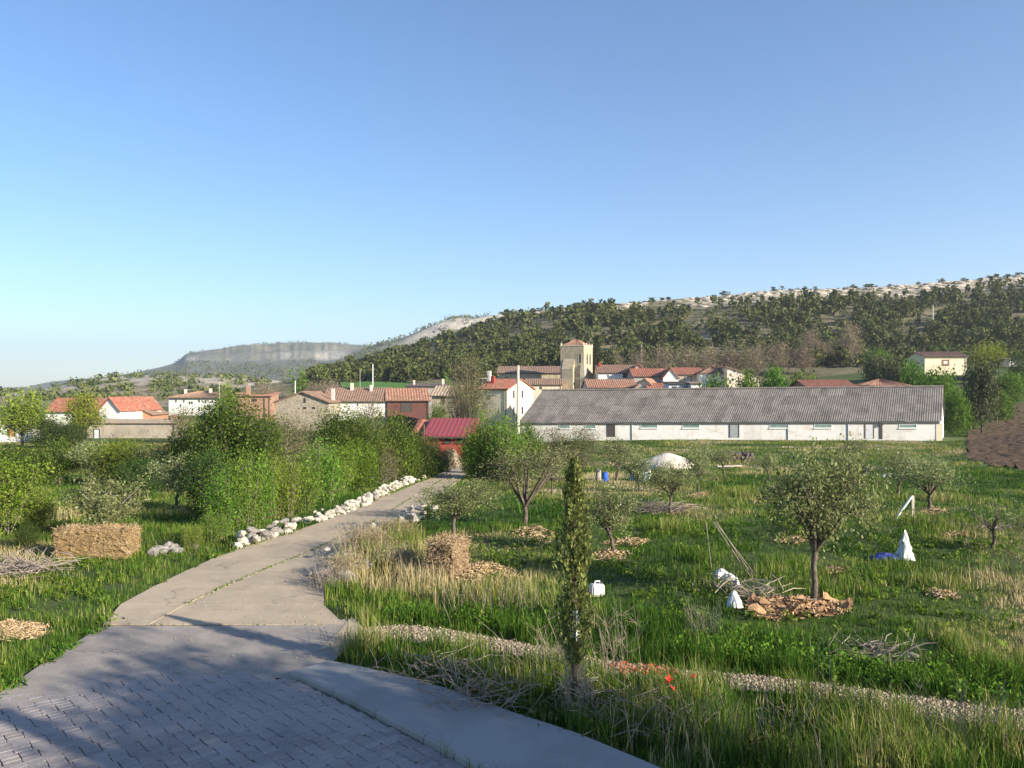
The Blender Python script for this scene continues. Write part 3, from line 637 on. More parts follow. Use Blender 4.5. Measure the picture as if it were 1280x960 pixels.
# among the left houses
for px, pt, w, D, k, lab, cat in [
    (28, 492, 76, 112, 'willow', 'pale green willow in front of the long red roof', 'tree'),
    (104, 488, 52, 122, 'willow', 'yellow green willow before the white gable of the long red roofed house', 'tree'),
    (62, 522, 54, 108, 'bush_d', 'dark green shrub between the two willows', 'shrub'),
    (92, 528, 40, 108, 'bush_d', 'dark shrub at the foot of the yellow green willow', 'shrub'),
    (230, 505, 48, 125, 'bush_b', 'brown green shrub below the three storey white house', 'shrub'),
    (375, 462, 26, 246, 'poplar', 'vivid green poplar standing by the dark pines', 'tree'),
    (390, 476, 26, 244, 'bare', 'bare brown tree at the foot of the vivid poplar', 'tree'),
    (412, 474, 34, 243, 'bare', 'bare brown tree right of the vivid poplar', 'tree'),
    (330, 478, 36, 190, 'bare', 'bare tree beside the orange brick wall', 'tree'),
    (285, 486, 30, 150, 'bush_y', 'yellow green bush at the right end of the three storey white house', 'shrub'),
    (586, 444, 54, 118, 'tall_b', 'tall budding tree in front of the grey house with the tan roof', 'tree'),
    (572, 478, 44, 112, 'tall_b', 'budding tree below the tall one near the grey house', 'tree'),
    (602, 487, 46, 110, 'bush_b', 'budding shrub left of the cream house with the red roof', 'shrub'),
    (562, 470, 22, 200, 'poplar', 'small vivid green tree behind the tan roofed grey house', 'tree'),
    (548, 508, 40, 100, 'bush_g', 'green bush on the bank behind the red roofed shed', 'shrub'),
    (541, 549, 34, 58, 'bush_b', 'budding shrub in front of the left part of the crimson roofed shed', 'shrub'),
    (588, 552, 30, 56, 'bush_d', 'dark shrub in front of the right end of the crimson roofed shed', 'shrub'),
    (612, 517, 66, 51, 'shoots', 'big vivid green shrub right of the red roofed shed', 'shrub'),
    (636, 524, 60, 49.5, 'shoots', 'vivid green shrub in front of the left end of the long shed', 'shrub'),
    (594, 536, 40, 50.5, 'shoots', 'vivid green shrub leaning over the end of the lane', 'shrub'),
    (660, 530, 46, 62, 'bush_g', 'mid green shrub by the left end of the long shed', 'shrub'),
    (692, 531, 56, 70, 'bush_b', 'dull green shrub before the white wall of the long shed', 'shrub'),
    (728, 532, 60, 72, 'bush_b', 'olive brown shrub before the first dark gap of the long shed', 'shrub'),
    (712, 548, 60, 64, 'bush_d', 'dark low shrub in front of the long shed', 'shrub'),
    (893, 471, 46, 142, 'farbush', 'bright green tree behind the shed below the brown roof', 'tree'),
    (936, 467, 48, 145, 'farbush', 'bright green tree behind the shed beside the pink gable', 'tree'),
    (968, 461, 46, 150, 'farbush', 'bright green tree behind the middle of the long shed', 'tree'),
    (1000, 466, 40, 152, 'farbush', 'green shrub left of the faded red roof behind the shed', 'shrub'),
    (1104, 446, 46, 170, 'holm', 'round grey green holm oak behind the orange roof', 'tree'),
    (1098, 437, 34, 200, 'farbush', 'green bush below the pines left of the cream house', 'shrub'),
    (1142, 452, 44, 165, 'farbush', 'green tree beside the left wall of the cream house', 'tree'),
    (1170, 463, 46, 158, 'farbush', 'leafy bush in front of the cream house', 'shrub'),
    (1227, 454, 44, 132, 'holm', 'dark round holm oak right of the cream house', 'tree'),
    (1234, 428, 56, 196, 'willow', 'olive yellow tree behind the dark round holm oak', 'tree'),
    (1262, 466, 46, 170, 'farbush', 'green bush on the slope above the ploughed field', 'shrub'),
    (1195, 489, 34, 128, 'farbush', 'green bush at the right gable of the long shed', 'shrub'),
    (1214, 484, 34, 140, 'farbush', 'green bush between the shed gable and the round holm oak', 'shrub'),
    (1250, 488, 34, 150, 'farbush', 'low green bush at the upper edge of the ploughed field', 'shrub'),
    (1180, 470, 30, 150, 'farbush', 'green bush just above the right end of the shed roof', 'shrub'),
    (1275, 440, 30, 185, 'bush_d', 'dark bush by the little white hut at the right edge', 'shrub'),
    (1075, 566, 0, 0, None, '', '')]:
    if k: plant_at(K[k], px, 0, pt, w, lab, cat, None, D)
for i, (px, pt, w) in enumerate([(800, 436, 34), (828, 431, 36), (858, 434, 38), (884, 431, 38), (914, 434, 40), (944, 430, 40), (974, 427, 38), (1004, 432, 34), (1062, 402, 36), (1035, 425, 30), (770, 440, 26), (1015, 410, 34)]):
    plant_at(K['bare'], px, 0, pt, w, 'bare brown tree in the row between the village roofs and the pines', 'tree', 'bare trees above the village', 236 if i < 8 else 250)
plant_at(K['bush_b'], 1068, 570, 548, 34, 'grey brown bush in the grass below the shed door', 'shrub')
# orchard
G_ = 'fruit trees in the orchard'
for px, pb, pt, w, k, lab, rz in [
    (656, 656, 552, 116, 'almond', 'open vase shaped tree with dark bare limbs left of the slim cypress', 0.),
    (567, 671, 602, 96, 'apple1', 'small pale leafed tree behind the upright straw bale', 1.),
    (768, 691, 604, 80, 'apple2', 'small tree with a pale leaning trunk right of the slim cypress', 2.6),
    (838, 642, 580, 70, 'apple1', 'dense low fruit tree in front of the white tarp mound', 2.),
    (872, 618, 556, 44, 'apple2', 'fruit tree at the right end of the white tarp mound', 1.),
    (770, 602, 548, 60, 'apple3', 'fruit tree beside the blue barrel', 3.),
    (722, 606, 556, 50, 'almond', 'thin fruit tree behind the slim cypress', 3.),
    (1018, 753, 560, 136, 'apple1', 'largest round crowned fruit tree in the orchard', .3),
    (1162, 637, 572, 84, 'apple3', 'spreading fruit tree left of the ploughed field', 1.),
    (1122, 620, 560, 62, 'apple3', 'fruit tree just behind the spreading one by the ploughed field', 2.),
    (1241, 684, 622, 96, 'apple_sparse', 'nearly leafless fruit tree near the right edge', 2.2),
    (1292, 690, 634, 60, 'apple3', 'fruit tree cut off by the right edge of the picture', .4),
    (905, 592, 560, 40, 'apple3', 'small fruit tree by the log pile', .7),
    (800, 616, 566, 46, 'apple2', 'fruit tree left of the dense low one, below the drums', 2.2),
    (690, 616, 566, 44, 'apple3', 'fruit tree between the vase shaped tree and the shed bushes', 1.3)]:
    plant_at(K[k], px, pb, pt, w * 1.14, lab, 'tree', G_, None, rz)

for px, pb, w, hh, lab in [(430, 722, 60, 690, 'mound of dry weeds over the near end of the tumbled wall'), (462, 700, 76, 664, 'tallest mound of dry weeds on the tumbled wall at the bend'), (498, 676, 56, 648, 'mound of dry weeds at the far end of the tumbled wall'), (500, 712, 60, 684, 'dry weeds between the tumbled wall and the upright bale')]:
    plant_at(K['dryweed'], px, pb, hh, w, lab, 'dry weeds', 'dry weed mounds at the bend')
for px, pb, pt, w, k, lab in [(962, 600, 566, 44, 'apple3', 'fruit tree behind the left flank of the largest one'), (1062, 604, 566, 46, 'apple2', 'fruit tree behind the right flank of the largest one'), (880, 590, 558, 36, 'apple3', 'small fruit tree right behind the white tarp mound')]:
    plant_at(K[k], px, pb, pt, w, lab, 'tree', G_)
plant_at(K['bush_b'], 560, 0, 556, 26, 'low budding shrub before the red wall at the end of the lane', 'shrub', None, 57)
# dark cypress beside the church tower
def cypress(seed, H, Rr, n, leaf, low, mat, trunk_r):
    q = np.random.default_rng(seed); z = low + (H - low) * q.random(n) ** 1.05; t = (z - low) / (H - low)
    prof = Rr * np.interp(t, [0, .1, .3, .5, .7, .88, 1.], [.35, .8, 1., .98, .9, .62, .15])
    az = q.uniform(0, 6.283, n); prof = prof * (.74 + .30 * np.sin(az * 2 + z * 3.1 + 2 * np.sin(z * 2.9)) + .16 * np.sin(z * 11 + az * 4) + q.normal(0, .17, n))
    rr = prof * np.sqrt(q.uniform(.25, 1, n)); C = np.stack([rr * np.cos(az), rr * np.sin(az), z], 1)
    a = q.normal(0, .35, (n, 3)); a[:, 2] += 1; a[:, :2] += np.stack([np.cos(az), np.sin(az)], 1) * .35; a /= np.linalg.norm(a, axis=1)[:, None]
    b = np.cross(a, q.normal(0, 1, (n, 3))); b /= np.linalg.norm(b, axis=1)[:, None]; s = (leaf * q.uniform(.6, 1.4, n))[:, None]
    V = np.stack([C - a * s * .5, C + b * s * .22, C + a * s * .5, C - b * s * .22], 1).reshape(-1, 3)
    tint = np.clip(.35 + .25 * np.sin(az * 5 + z * 6) + q.normal(0, .2, n), 0, 1)
    cr = npmesh('cypress_crown', V, np.arange(4 * n).reshape(n, 4), tint); cr.materials.append(M[mat])
    tk = MB().tube([(0, 0, -.1), (0, 0, H * .5), (0, 0, H * .85)], [trunk_r, trunk_r * .7, trunk_r * .2], 6).mesh('cypress_trunk', True); tk.materials.append(M['bark'])
    return tk, cr
p = at(745, 0, 246); p.z = 2.0; zt = EYE - (421 - HY) / F * 246
e = empty('cypress_tree', p, 'dark narrow cypress rising behind the church tower', 'tree'); tk, cr = cypress(5, zt - p.z, 1.6, 2600, .5, .5, 'leaf_cypress_dark', .2)
link('trunk', tk, e); link('crown', cr, e)
# slim cypress in the verge with its plastic trunk guard
p = gp(718, 893); zt = EYE - (572 - HY) / F * p.y
e = empty('cypress_tree', p, 'slim olive green cypress standing in the tall grass of the verge', 'tree'); tk, cr = cypress(9, zt - p.z, .28, 4600, .075, .75, 'leaf_cypress', .05)
link('trunk', tk, e); link('crown', cr, e); NEARCYP = p
M['plastic'] = rough_mat('white_plastic', (.72, .72, .70), [(8, (.5, .5, .48), .5, .75)], None, .5)
gd = empty('trunk_guard', p + Vector((.02, -.03, 0)), 'white plastic spiral guard round the foot of the slim cypress', 'trunk guard')
pts = []
mb = MB()
for i in range(9):
    z = 1.13 + i * .045; ring = [Vector((.085 * math.cos(t) * (1.1 if i % 2 else 1), .085 * math.sin(t), z + .03 * math.sin(t * .5))) for t in np.linspace(0, 5.4, 9)]
    gb = MB().tube(ring, .006, 4).obj('band', M['plastic'], gd)
MB().tube([(.0, -.088, 1.1), (.005, -.09, 1.54)], .012, 4).obj('spine', M['plastic'], gd)

# ------------------------------------------------------------------ pines on the near hill
def pine_proto(seed, spread, n, leaf):
    q = np.random.default_rng(seed); r = random.Random(seed); mb = MB(); H = 6.
    mb.tube([(0, 0, -1.2), (.1, 0, 2.5), (r.uniform(-.2, .2), 0, 5.4)], [.2, .15, .05], 5)
    k = r.randint(9, 13); cs = []
    for i in range(k):
        t = (i + .5) / k; az = i * 2.4 + r.uniform(-.5, .5); z = 1.1 + t * 4.6; rr = spread * (1 - .75 * t ** 1.6) * r.uniform(.45, .9)
        cs.append((rr * math.cos(az), rr * math.sin(az), z)); mb.tube([(0, 0, z - .5), cs[-1]], [.06, .03], 3, cap=False)
    C = np.array(cs); ci = q.integers(0, k, n); sg = spread * .26
    P = C[ci] + q.normal(0, 1, (n, 3)) * (sg, sg, sg * .8); P[:, 2] = np.clip(P[:, 2], .35, None)
    V, Fc = leaf_quads(P, leaf, q, .9, .8); ct = q.random(k)
    t = np.clip(.42 + (ct[ci] - .5) * .35 + q.normal(0, .15, n), 0, 1)
    nv = len(mb.v); tv = np.array(mb.v); tf = [f for f in mb.f if len(f) == 4]
    me = npmesh('pine_tree', np.concatenate([tv, V]), np.concatenate([np.array(tf), Fc + nv]), np.concatenate([np.zeros(len(tf)), t]), midx=np.r_[np.zeros(len(tf), int), np.ones(n, int)])
    me.materials.append(M['bark']); me.materials.append(M['leaf_pine']); return me
PINE_SPEC = [(1.9, 420), (2.2, 480), (1.6, 360), (2.5, 540), (2.0, 440), (1.4, 300)]
LITE = [pine_proto(30 + i, s, int(n * .12), 1.55) for i, (s, n) in enumerate(PINE_SPEC)]
PINE = [pine_proto(30 + i, s, n, .62) for i, (s, n) in enumerate([(1.9, 420), (2.2, 480), (1.6, 360), (2.5, 540), (2.0, 440), (1.4, 300)])]
q = np.random.default_rng(77); cand = []
def hill_ok(px, t):
    if t > .74 and 770 < px < 1230 and q.random() < .92: return False
    if t > .86 and px > 640: return False
    if t > .90 and q.random() < .55: return False
    for cx, ct, wx, wt in ((560, .62, 30, .07), (755, .25, 18, .06), (880, .36, 16, .05), (700, .3, 22, .04), (880, .10, 60, .05), (1150, .12, 90, .05)):
        if ((px - cx) / wx) ** 2 + ((t - ct) / wt) ** 2 < 1: return False
    return True
for px in np.arange(382, 1700, 1.0):
    for _ in range(5 if px < 1330 else 0 if q.random() < .4 else 1):
        pp = px + q.uniform(-6, 6); t = q.random() ** 1.15
        if vnoise(pp / 38., t * 9) < .375 and q.random() < .78: continue
        if hill_ok(pp, t): cand.append((pp, t, 1.))
for px in np.r_[np.arange(400, 480, 3.5), np.arange(480, 650, 6)]:
    cand.append((px + q.uniform(-2, 2), q.uniform(.02, .35), 1.15))
for px in list(range(470, 760, 8)) + [806, 812, 818, 826, 832, 838, 905, 968, 976, 984, 996, 1006, 1012, 1022, 1050, 1056, 1064, 1072, 1084, 1088, 1092, 1096, 1112, 1150, 1178, 1204, 1210, 1226, 1234, 1246, 1258, 1270, 1280]:
    cand.append((px + q.uniform(-3, 3), q.uniform(.97, 1.02), .8))
cand = np.array(cand)
P = hill1.xyz(cand[:, 0], cand[:, 1], 160)
sc = np.clip(q.normal(.66, .22, len(P)), .28, 1.25) * cand[:, 2] * np.where((cand[:, 1] > .9), .8, 1)
showing = sc / P[:, 1] * np.where(cand[:, 0] < 1290, 1, .01); order = np.argsort(-showing)
mesh_np = []
for me in LITE:
    v = np.empty(len(me.vertices) * 3); me.vertices.foreach_get('co', v); l = np.empty(len(me.loops), int); me.loops.foreach_get('vertex_index', l)
    t = np.empty(len(me.polygons)); me.attributes['tint'].data.foreach_get('value', t); mi = np.empty(len(me.polygons), int); me.polygons.foreach_get('material_index', mi)
    mesh_np.append((v.reshape(-1, 3), l.reshape(-1, 4), t, mi))
BV, BF, BT, BM, off = [], [], [], [], 0
for r_, k in enumerate(order):
    me = PINE[k % 6]; rz = q.uniform(0, 6.28); s = sc[k]; w = s * q.uniform(.85, 1.2)
    if cand[k, 1] > .95: w *= 1.9; s *= .72
    if r_ < 298:
        o = bpy.data.objects.new('pine_tree', me); COL.objects.link(o); o.location = P[k] - (0, 0, .2); o.scale = (w, w, s); o.rotation_euler[2] = rz
        tag(o, 'pine standing out against the sky on the rocky crest' if cand[k, 1] > .95 else 'pine in the dense dark grove behind the green wheat field' if cand[k, 0] < 560 and cand[k, 1] < .45 else 'pine among the bare trees at the foot of the hillside' if cand[k, 1] < .12 else 'dark green pine halfway up the wooded hillside above the village', 'tree', 'pines on the crest' if cand[k, 1] > .95 else 'pines of the grove behind the wheat field' if cand[k, 0] < 560 and cand[k, 1] < .45 else 'pines at the foot of the hillside' if cand[k, 1] < .12 else 'pine trees on the hillside')
    else:
        v, f, t, mi = mesh_np[k % 6]; c_, s_ = math.cos(rz), math.sin(rz)
        vv = np.stack([(v[:, 0] * c_ - v[:, 1] * s_) * w, (v[:, 0] * s_ + v[:, 1] * c_) * w, v[:, 2] * s], 1) + P[k]
        BV.append(vv); BF.append(f + off); BT.append(np.clip(t + q.normal(0, .08), 0, 1)); BM.append(mi); off += len(v)
o = link('pine_woods', npmesh('pine_woods', np.concatenate(BV), np.concatenate(BF), np.concatenate(BT), midx=np.concatenate(BM)), None, [M['bark'], M['leaf_pine']])
tag(o, 'remaining pines and scrub of the hillside', kind='stuff')
# low scrub on the rocky slope and the forest of the ridge behind
def scrub(name, hill, n, px0, px1, t0, t1, size, mat, label, seed, leaf=.9, per=34, dens=None):
    q = np.random.default_rng(seed); a = q.uniform(px0, px1, n); t = q.uniform(t0, t1, n)
    k = np.array([vnoise(x / 22., y * 8 + seed) > .38 for x, y in zip(a, t)]); a, t = a[k], t[k]
    P = hill.xyz(a, t); n = len(P); s = size * q.uniform(.5, 1.3, n)
    C = np.repeat(P, per, 0) + q.normal(0, 1, (n * per, 3)) * np.repeat(s, per)[:, None] * (.42, .42, .34); C[:, 2] += np.repeat(s, per) * .4
    V, Fc = leaf_quads(C, np.repeat(s, per) * leaf * .55, q, .6, .8)
    T = np.clip(np.repeat(q.uniform(.2, .75, n), per) + q.normal(0, .12, n * per), 0, 1)
    tag(link(name, npmesh(name, V, Fc, T), None, [M[mat]]), label, kind='stuff')
scrub('hill_scrub', hill5, 900, -60, 470, .05, 1., 2.6, 'leaf_pine', 'bushes dotted over the rocky slope', 3)
scrub('hillside_scrub', hill1, 2300, 390, 1290, .0, .98, 1.3, 'leaf_pine', 'low scrub between the pines', 4, per=18)
scrub('ridge_forest', hill2, 2600, 400, 700, .15, .99, 6., 'leaf_pine', 'dark forest on the ridge beyond the pines', 5, per=14)
scrub('valley_forest', mesa, 3000, 100, 560, .0, .62, 8., 'leaf_pine', 'woods at the foot of the mesa', 6, per=9)
scrub('mesa_top_woods', mesa, 500, 215, 620, .93, 1.0, 6., 'leaf_pine', 'trees along the rim of the mesa', 8, per=8)
# pale rocks along the crest
M['limestone'] = rough_mat('limestone', (.46, .41, .34), [(.8, (.30, .26, .21), .45, .65), (4, (.58, .53, .45), .5, .7), (12, (.2, .19, .17), .6, .75)], (6, .9, .12), .92, 'object', .12)
V, Fc, off = [], [], 0; q = np.random.default_rng(12)
for i in range(520):
    px = q.uniform(850, 1300) if i % 5 else q.uniform(600, 850); t = q.choice([q.uniform(.93, 1.0), q.uniform(.78, .95)], p=[.7, .3])
    v, f = jitter_rock(i, 1, (q.uniform(1.2, 4.2), q.uniform(.8, 1.4), q.uniform(.35, .8)), .2); pc = hill1.xyz([px], [t])[0]
    V.append(v * q.uniform(.4, 1.25) + pc); Fc.append(f + off); off += len(v)
tag(link('limestone_outcrops', npmesh('limestone_outcrops', np.concatenate(V), np.concatenate(Fc)), None, [M['limestone']]), 'pale limestone outcrops along the crest of the hill', kind='stuff')

# ------------------------------------------------------------------ buildings
def wall_mat(name, base, stain, lo=.5, hi=.75, sc=.5, rnd=0):
    return rough_mat(name, base, [(sc, stain, lo, hi), (sc * 5, tuple(v * .8 for v in base), .5, .8), (1.2, tuple(v * .7 for v in stain), .58, .8, (1, 1, .25))], (8, .35, .04), .9, 'object', rnd)
M['w_white'] = wall_mat('whitewashed_wall', (.74, .72, .68), (.58, .52, .44))
M['w_shed'] = rough_mat('old_limewash', (.66, .64, .61), [(.25, (.56, .52, .47), .5, .7), (.5, (.50, .38, .29), .54, .74, (1, 1, 2.2)), (1.6, (.50, .47, .42), .56, .72, (1, 1, .15)), (7, (.62, .58, .52), .55, .8)], (9, .3, .03), .9)
M['w_cream'] = wall_mat('cream_wall', (.68, .58, .42), (.52, .44, .32))
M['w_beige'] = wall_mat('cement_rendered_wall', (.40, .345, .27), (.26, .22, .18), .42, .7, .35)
M['w_stone'] = rough_mat('rubble_stone_wall', (.34, .29, .22), [(1.4, (.22, .18, .14), .42, .62), (3.5, (.46, .40, .31), .5, .66)], (4, .8, .1), .92)
M['w_church'] = rough_mat('ashlar_stone', (.40, .34, .235), [(1.1, (.28, .225, .15), .42, .66), (3., (.58, .50, .35), .5, .7), (.5, (.30, .26, .17), .55, .75, (1, 1, .4))], (4, .6, .06), .9)
M['w_church_pale'] = rough_mat('pale_ashlar_stone', (.62, .53, .39), [(1.1, (.5, .41, .29), .45, .68), (3., (.68, .6, .46), .5, .7)], (4, .5, .05), .9)
M['w_pink'] = wall_mat('pink_plaster', (.60, .34, .25), (.48, .28, .2))
M['w_palepink'] = wall_mat('pale_pink_plaster', (.66, .54, .46), (.5, .4, .34))
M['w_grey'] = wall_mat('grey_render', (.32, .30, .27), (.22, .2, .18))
M['w_brick'] = rough_mat('brickwork', (.42, .21, .12), [(2, (.30, .15, .09), .45, .65), (5, (.5, .30, .2), .5, .7)], (6, .5, .05))
M['w_orange'] = rough_mat('orange_brick', (.36, .215, .145), [(2, (.28, .17, .12), .45, .65)], (6, .5, .05))
M['w_red'] = wall_mat('dark_red_boards', (.13, .055, .045), (.09, .045, .04))  # barn front stands in shade; that darkness is put into the wall colour
M['w_redbright'] = wall_mat('red_painted_wall', (.28, .055, .04), (.38, .05, .04))
M['w_blue'] = wall_mat('pale_blue_wall', (.55, .58, .64), (.42, .45, .5))
def tile_mat(name, a, b, c):
    return rough_mat(name, a, [(.35, b, .42, .65), (1.6, c, .48, .66), (4.5, tuple(v * .55 for v in a), .55, .7)], (5, .8, .08), .9)
M['t_red'] = tile_mat('red_roof_tiles', (.30, .10, .065), (.22, .10, .07), (.38, .20, .13))
M['t_orange'] = tile_mat('orange_roof_tiles', (.33, .155, .10), (.25, .135, .09), (.40, .26, .17))
M['t_old'] = tile_mat('weathered_roof_tiles', (.24, .145, .10), (.175, .12, .09), (.32, .22, .16))
M['t_brown'] = tile_mat('brown_roof_tiles', (.22, .12, .085), (.17, .11, .085), (.28, .18, .13))
M['t_tan'] = tile_mat('tan_roof_sheet', (.38, .29, .20), (.31, .24, .17), (.42, .33, .25))
M['t_dark'] = tile_mat('dark_roof', (.10, .08, .07), (.07, .06, .055), (.15, .12, .1))
M['t_crimson'] = rough_mat('crimson_metal_sheet', (.27, .05, .052), [(.5, (.24, .06, .05), .45, .7)], None, .5)
M['t_rust'] = rough_mat('rusty_tiles', (.36, .12, .07), [(.6, (.26, .12, .08), .42, .62), (3, (.45, .2, .12), .5, .7)], (6, .6, .06))
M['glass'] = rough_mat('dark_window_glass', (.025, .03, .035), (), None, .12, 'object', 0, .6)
M['frame_white'] = rough_mat('white_frame', (.7, .68, .64), (), None, .6)
M['frame_brown'] = rough_mat('brown_frame', (.2, .11, .06), (), None, .7)
M['frame_dark'] = rough_mat('dark_frame', (.06, .05, .045), (), None, .7)
M['door_grey'] = rough_mat('grey_door', (.30, .31, .31), [(2, (.2, .2, .2), .5, .7)], None, .7)
M['door_pale'] = rough_mat('pale_metal_door', (.55, .57, .57), [(2, (.42, .42, .42), .5, .7)], None, .6)
M['door_orange'] = rough_mat('orange_door', (.5, .25, .08), [(2, (.4, .18, .06), .5, .7)], None, .7)
M['shutter_green'] = rough_mat('grey_green_glass', (.19, .27, .24), [(1.5, (.13, .19, .17), .45, .65)], None, .35)

def slope(mb, el, er, rr, rl, n, amp, th=.16, mi=0):
    """one tiled pitch: eave left, eave right, ridge right, ridge left; rows of tiles run from eave to ridge"""
    el, er, rr, rl = map(Vector, (el, er, rr, rl)); nor = (er - el).cross(rl - el).normalized()
    if nor.z < 0: nor = -nor
    v = []
    for i in range(n + 1):
        t = i / n; o = nor * (amp if i % 2 else 0.)
        a, b = el.lerp(er, t), rl.lerp(rr, t); m = a.lerp(b, .5); v += [a + o, m + o, b + o, a - nor * th, b - nor * th]
    f = []
    for i in range(n):
        k = i * 5; f += [(k, k + 5, k + 6, k + 1), (k + 1, k + 6, k + 7, k + 2), (k + 3, k + 8, k + 5, k), (k + 9, k + 4, k + 2, k + 7), (k + 8, k + 3, k + 4, k + 9)]
    f += [(3, 0, 1, 2, 4), (n * 5 + 4, n * 5 + 2, n * 5 + 1, n * 5, n * 5 + 3)]
    mb.add(v, f, mi)
class House:
    def __init__(h, label, px0, px1, D, py_eave, rise, depth, wall, roof, kind='gx', rz=0., cat='house', name='house', over=.35, group=None, pitch=.45, sink=.6, base_py=None, hipl=1., hipr=1.):
        h.rz = rz; c, s = math.cos(rz), math.sin(rz); h.D = D; h.x0 = (px0 - CX) / F * D
        h.c, h.s = c, s; k = (px1 - CX) / F; h.W = (k * D - h.x0) / (c - k * s); h.dep = depth
        zs = [gz(h.x0 + u * c - w * s, D + u * s + w * c) for u in (0, h.W) for w in (0, depth)]
        zb = min(zs) - sink if base_py is None else EYE - (base_py - HY) / F * D
        h.zb = zb; h.He = EYE - (py_eave - HY) / F * D - zb; h.rise = rise
        h.e = empty(name, (h.x0, D, zb), label, cat, group, rz)
        Wd, He, o = h.W, h.He, over; mb = MB(); rf = MB(); T = lambda L: max(4, int(L / pitch) * 2)
        if kind == 'gx':
            mb.add([(0, 0, 0), (Wd, 0, 0), (Wd, depth, 0), (0, depth, 0), (0, 0, He), (Wd, 0, He), (Wd, depth, He), (0, depth, He), (0, depth / 2, He + rise), (Wd, depth / 2, He + rise)],
                   [(0, 1, 5, 4), (2, 3, 7, 6), (1, 2, 6, 9, 5), (3, 0, 4, 8, 7), (3, 2, 1, 0)])
            sl = rise / (depth / 2); d = .06
            slope(rf, (-o, -o, He - o * sl + d), (Wd + o, -o, He - o * sl + d), (Wd + o, depth / 2, He + rise + d), (-o, depth / 2, He + rise + d), T(Wd), .09)
            slope(rf, (Wd + o, depth + o, He - o * sl + d), (-o, depth + o, He - o * sl + d), (-o, depth / 2 + .004, He + rise + d), (Wd + o, depth / 2 + .004, He + rise + d), T(Wd), .09)
        elif kind == 'gy':
            mb.add([(0, 0, 0), (Wd, 0, 0), (Wd, depth, 0), (0, depth, 0), (0, 0, He), (Wd, 0, He), (Wd, depth, He), (0, depth, He), (Wd / 2, 0, He + rise), (Wd / 2, depth, He + rise)],
                   [(0, 1, 5, 8, 4), (2, 3, 7, 9, 6), (1, 2, 6, 5), (3, 0, 4, 7), (3, 2, 1, 0)])
            sl = rise / (Wd / 2); d = .06
            slope(rf, (-o, depth + o, He - o * sl + d), (-o, -o, He - o * sl + d), (Wd / 2, -o, He + rise + d), (Wd / 2, depth + o, He + rise + d), T(depth), .09)
            slope(rf, (Wd + o, -o, He - o * sl + d), (Wd + o, depth + o, He - o * sl + d), (Wd / 2 + .004, depth + o, He + rise + d), (Wd / 2 + .004, -o, He + rise + d), T(depth), .09)
        elif kind == 'hip':
            mb.box(0, Wd, 0, depth, 0, He); q = min(Wd, depth) / 2; a = q * hipl; b = q * hipr; d = .06; m = depth / 2; sl = rise / m
            A, B, C, E = (-o, -o, He - o * sl * .5 + d), (Wd + o, -o, He - o * sl * .5 + d), (Wd + o, depth + o, He - o * sl * .5 + d), (-o, depth + o, He - o * sl * .5 + d)
            p, r = (a, m, He + rise + d), (max(Wd - b, a + .01), m, He + rise + d)
            slope(rf, A, B, r, p, T(Wd), .09); slope(rf, C, E, p, r, T(Wd), .09); slope(rf, B, C, r, r, T(depth), .09); slope(rf, E, A, p, p, T(depth), .09)
        elif kind == 'mono':
            mb.add([(0, 0, 0), (Wd, 0, 0), (Wd, depth, 0), (0, depth, 0), (0, 0, He), (Wd, 0, He), (Wd, depth, He + rise), (0, depth, He + rise)],
                   [(0, 1, 5, 4), (2, 3, 7, 6), (1, 2, 6, 5), (3, 0, 4, 7), (3, 2, 1, 0)]); sl = rise / depth; d = .06
            slope(rf, (-o, -o, He - o * sl + d), (Wd + o, -o, He - o * sl + d), (Wd + o, depth + o, He + rise + o * sl + d), (-o, depth + o, He + rise + o * sl + d), T(Wd), .025 if 'crimson' in roof else .09)
        elif kind == 'side':          # single pitch falling from left to right (rise > 0) or the other way
            a, b = (rise, 0) if rise > 0 else (0, -rise)
            mb.add([(0, 0, 0), (Wd, 0, 0), (Wd, depth, 0), (0, depth, 0), (0, 0, He + a), (Wd, 0, He + b), (Wd, depth, He + b), (0, depth, He + a)],
                   [(0, 1, 5, 4), (2, 3, 7, 6), (1, 2, 6, 5), (3, 0, 4, 7), (3, 2, 1, 0)]); d = .06; k_ = (b - a) / Wd
            slope(rf, (-o, depth + o, He + a - o * k_ + d), (-o, -o, He + a - o * k_ + d), (Wd + o, -o, He + b + o * k_ + d), (Wd + o, depth + o, He + b + o * k_ + d), T(depth), .09)
        h.wall = mb.obj('wall', M[wall], h.e); h.roof = rf.obj('roof', M[roof], h.e)
        if kind in ('gx', 'hip', 'mono') and name != 'farm_shed':
            zg = He - (o * rise / (depth / 2 if kind != 'mono' else depth)) * (.5 if kind == 'hip' else 1) - .06
            MB().tube([(-o, -o - .07, zg), (Wd + o, -o - .07, zg)], .07, 6).obj('gutter', M['frame_dark'], h.roof)
            MB().tube([(Wd - .25, -.09, .1), (Wd - .25, -.09, He - .25)], .05, 5).obj('downpipe', M['frame_dark'], h.wall)
    def uv(h, px, py):
        k = (px - CX) / F; u = (k * h.D - h.x0) / (h.c - k * h.s); Y = h.D + u * h.s; return u, EYE - (py - HY) / F * Y - h.zb, Y / F
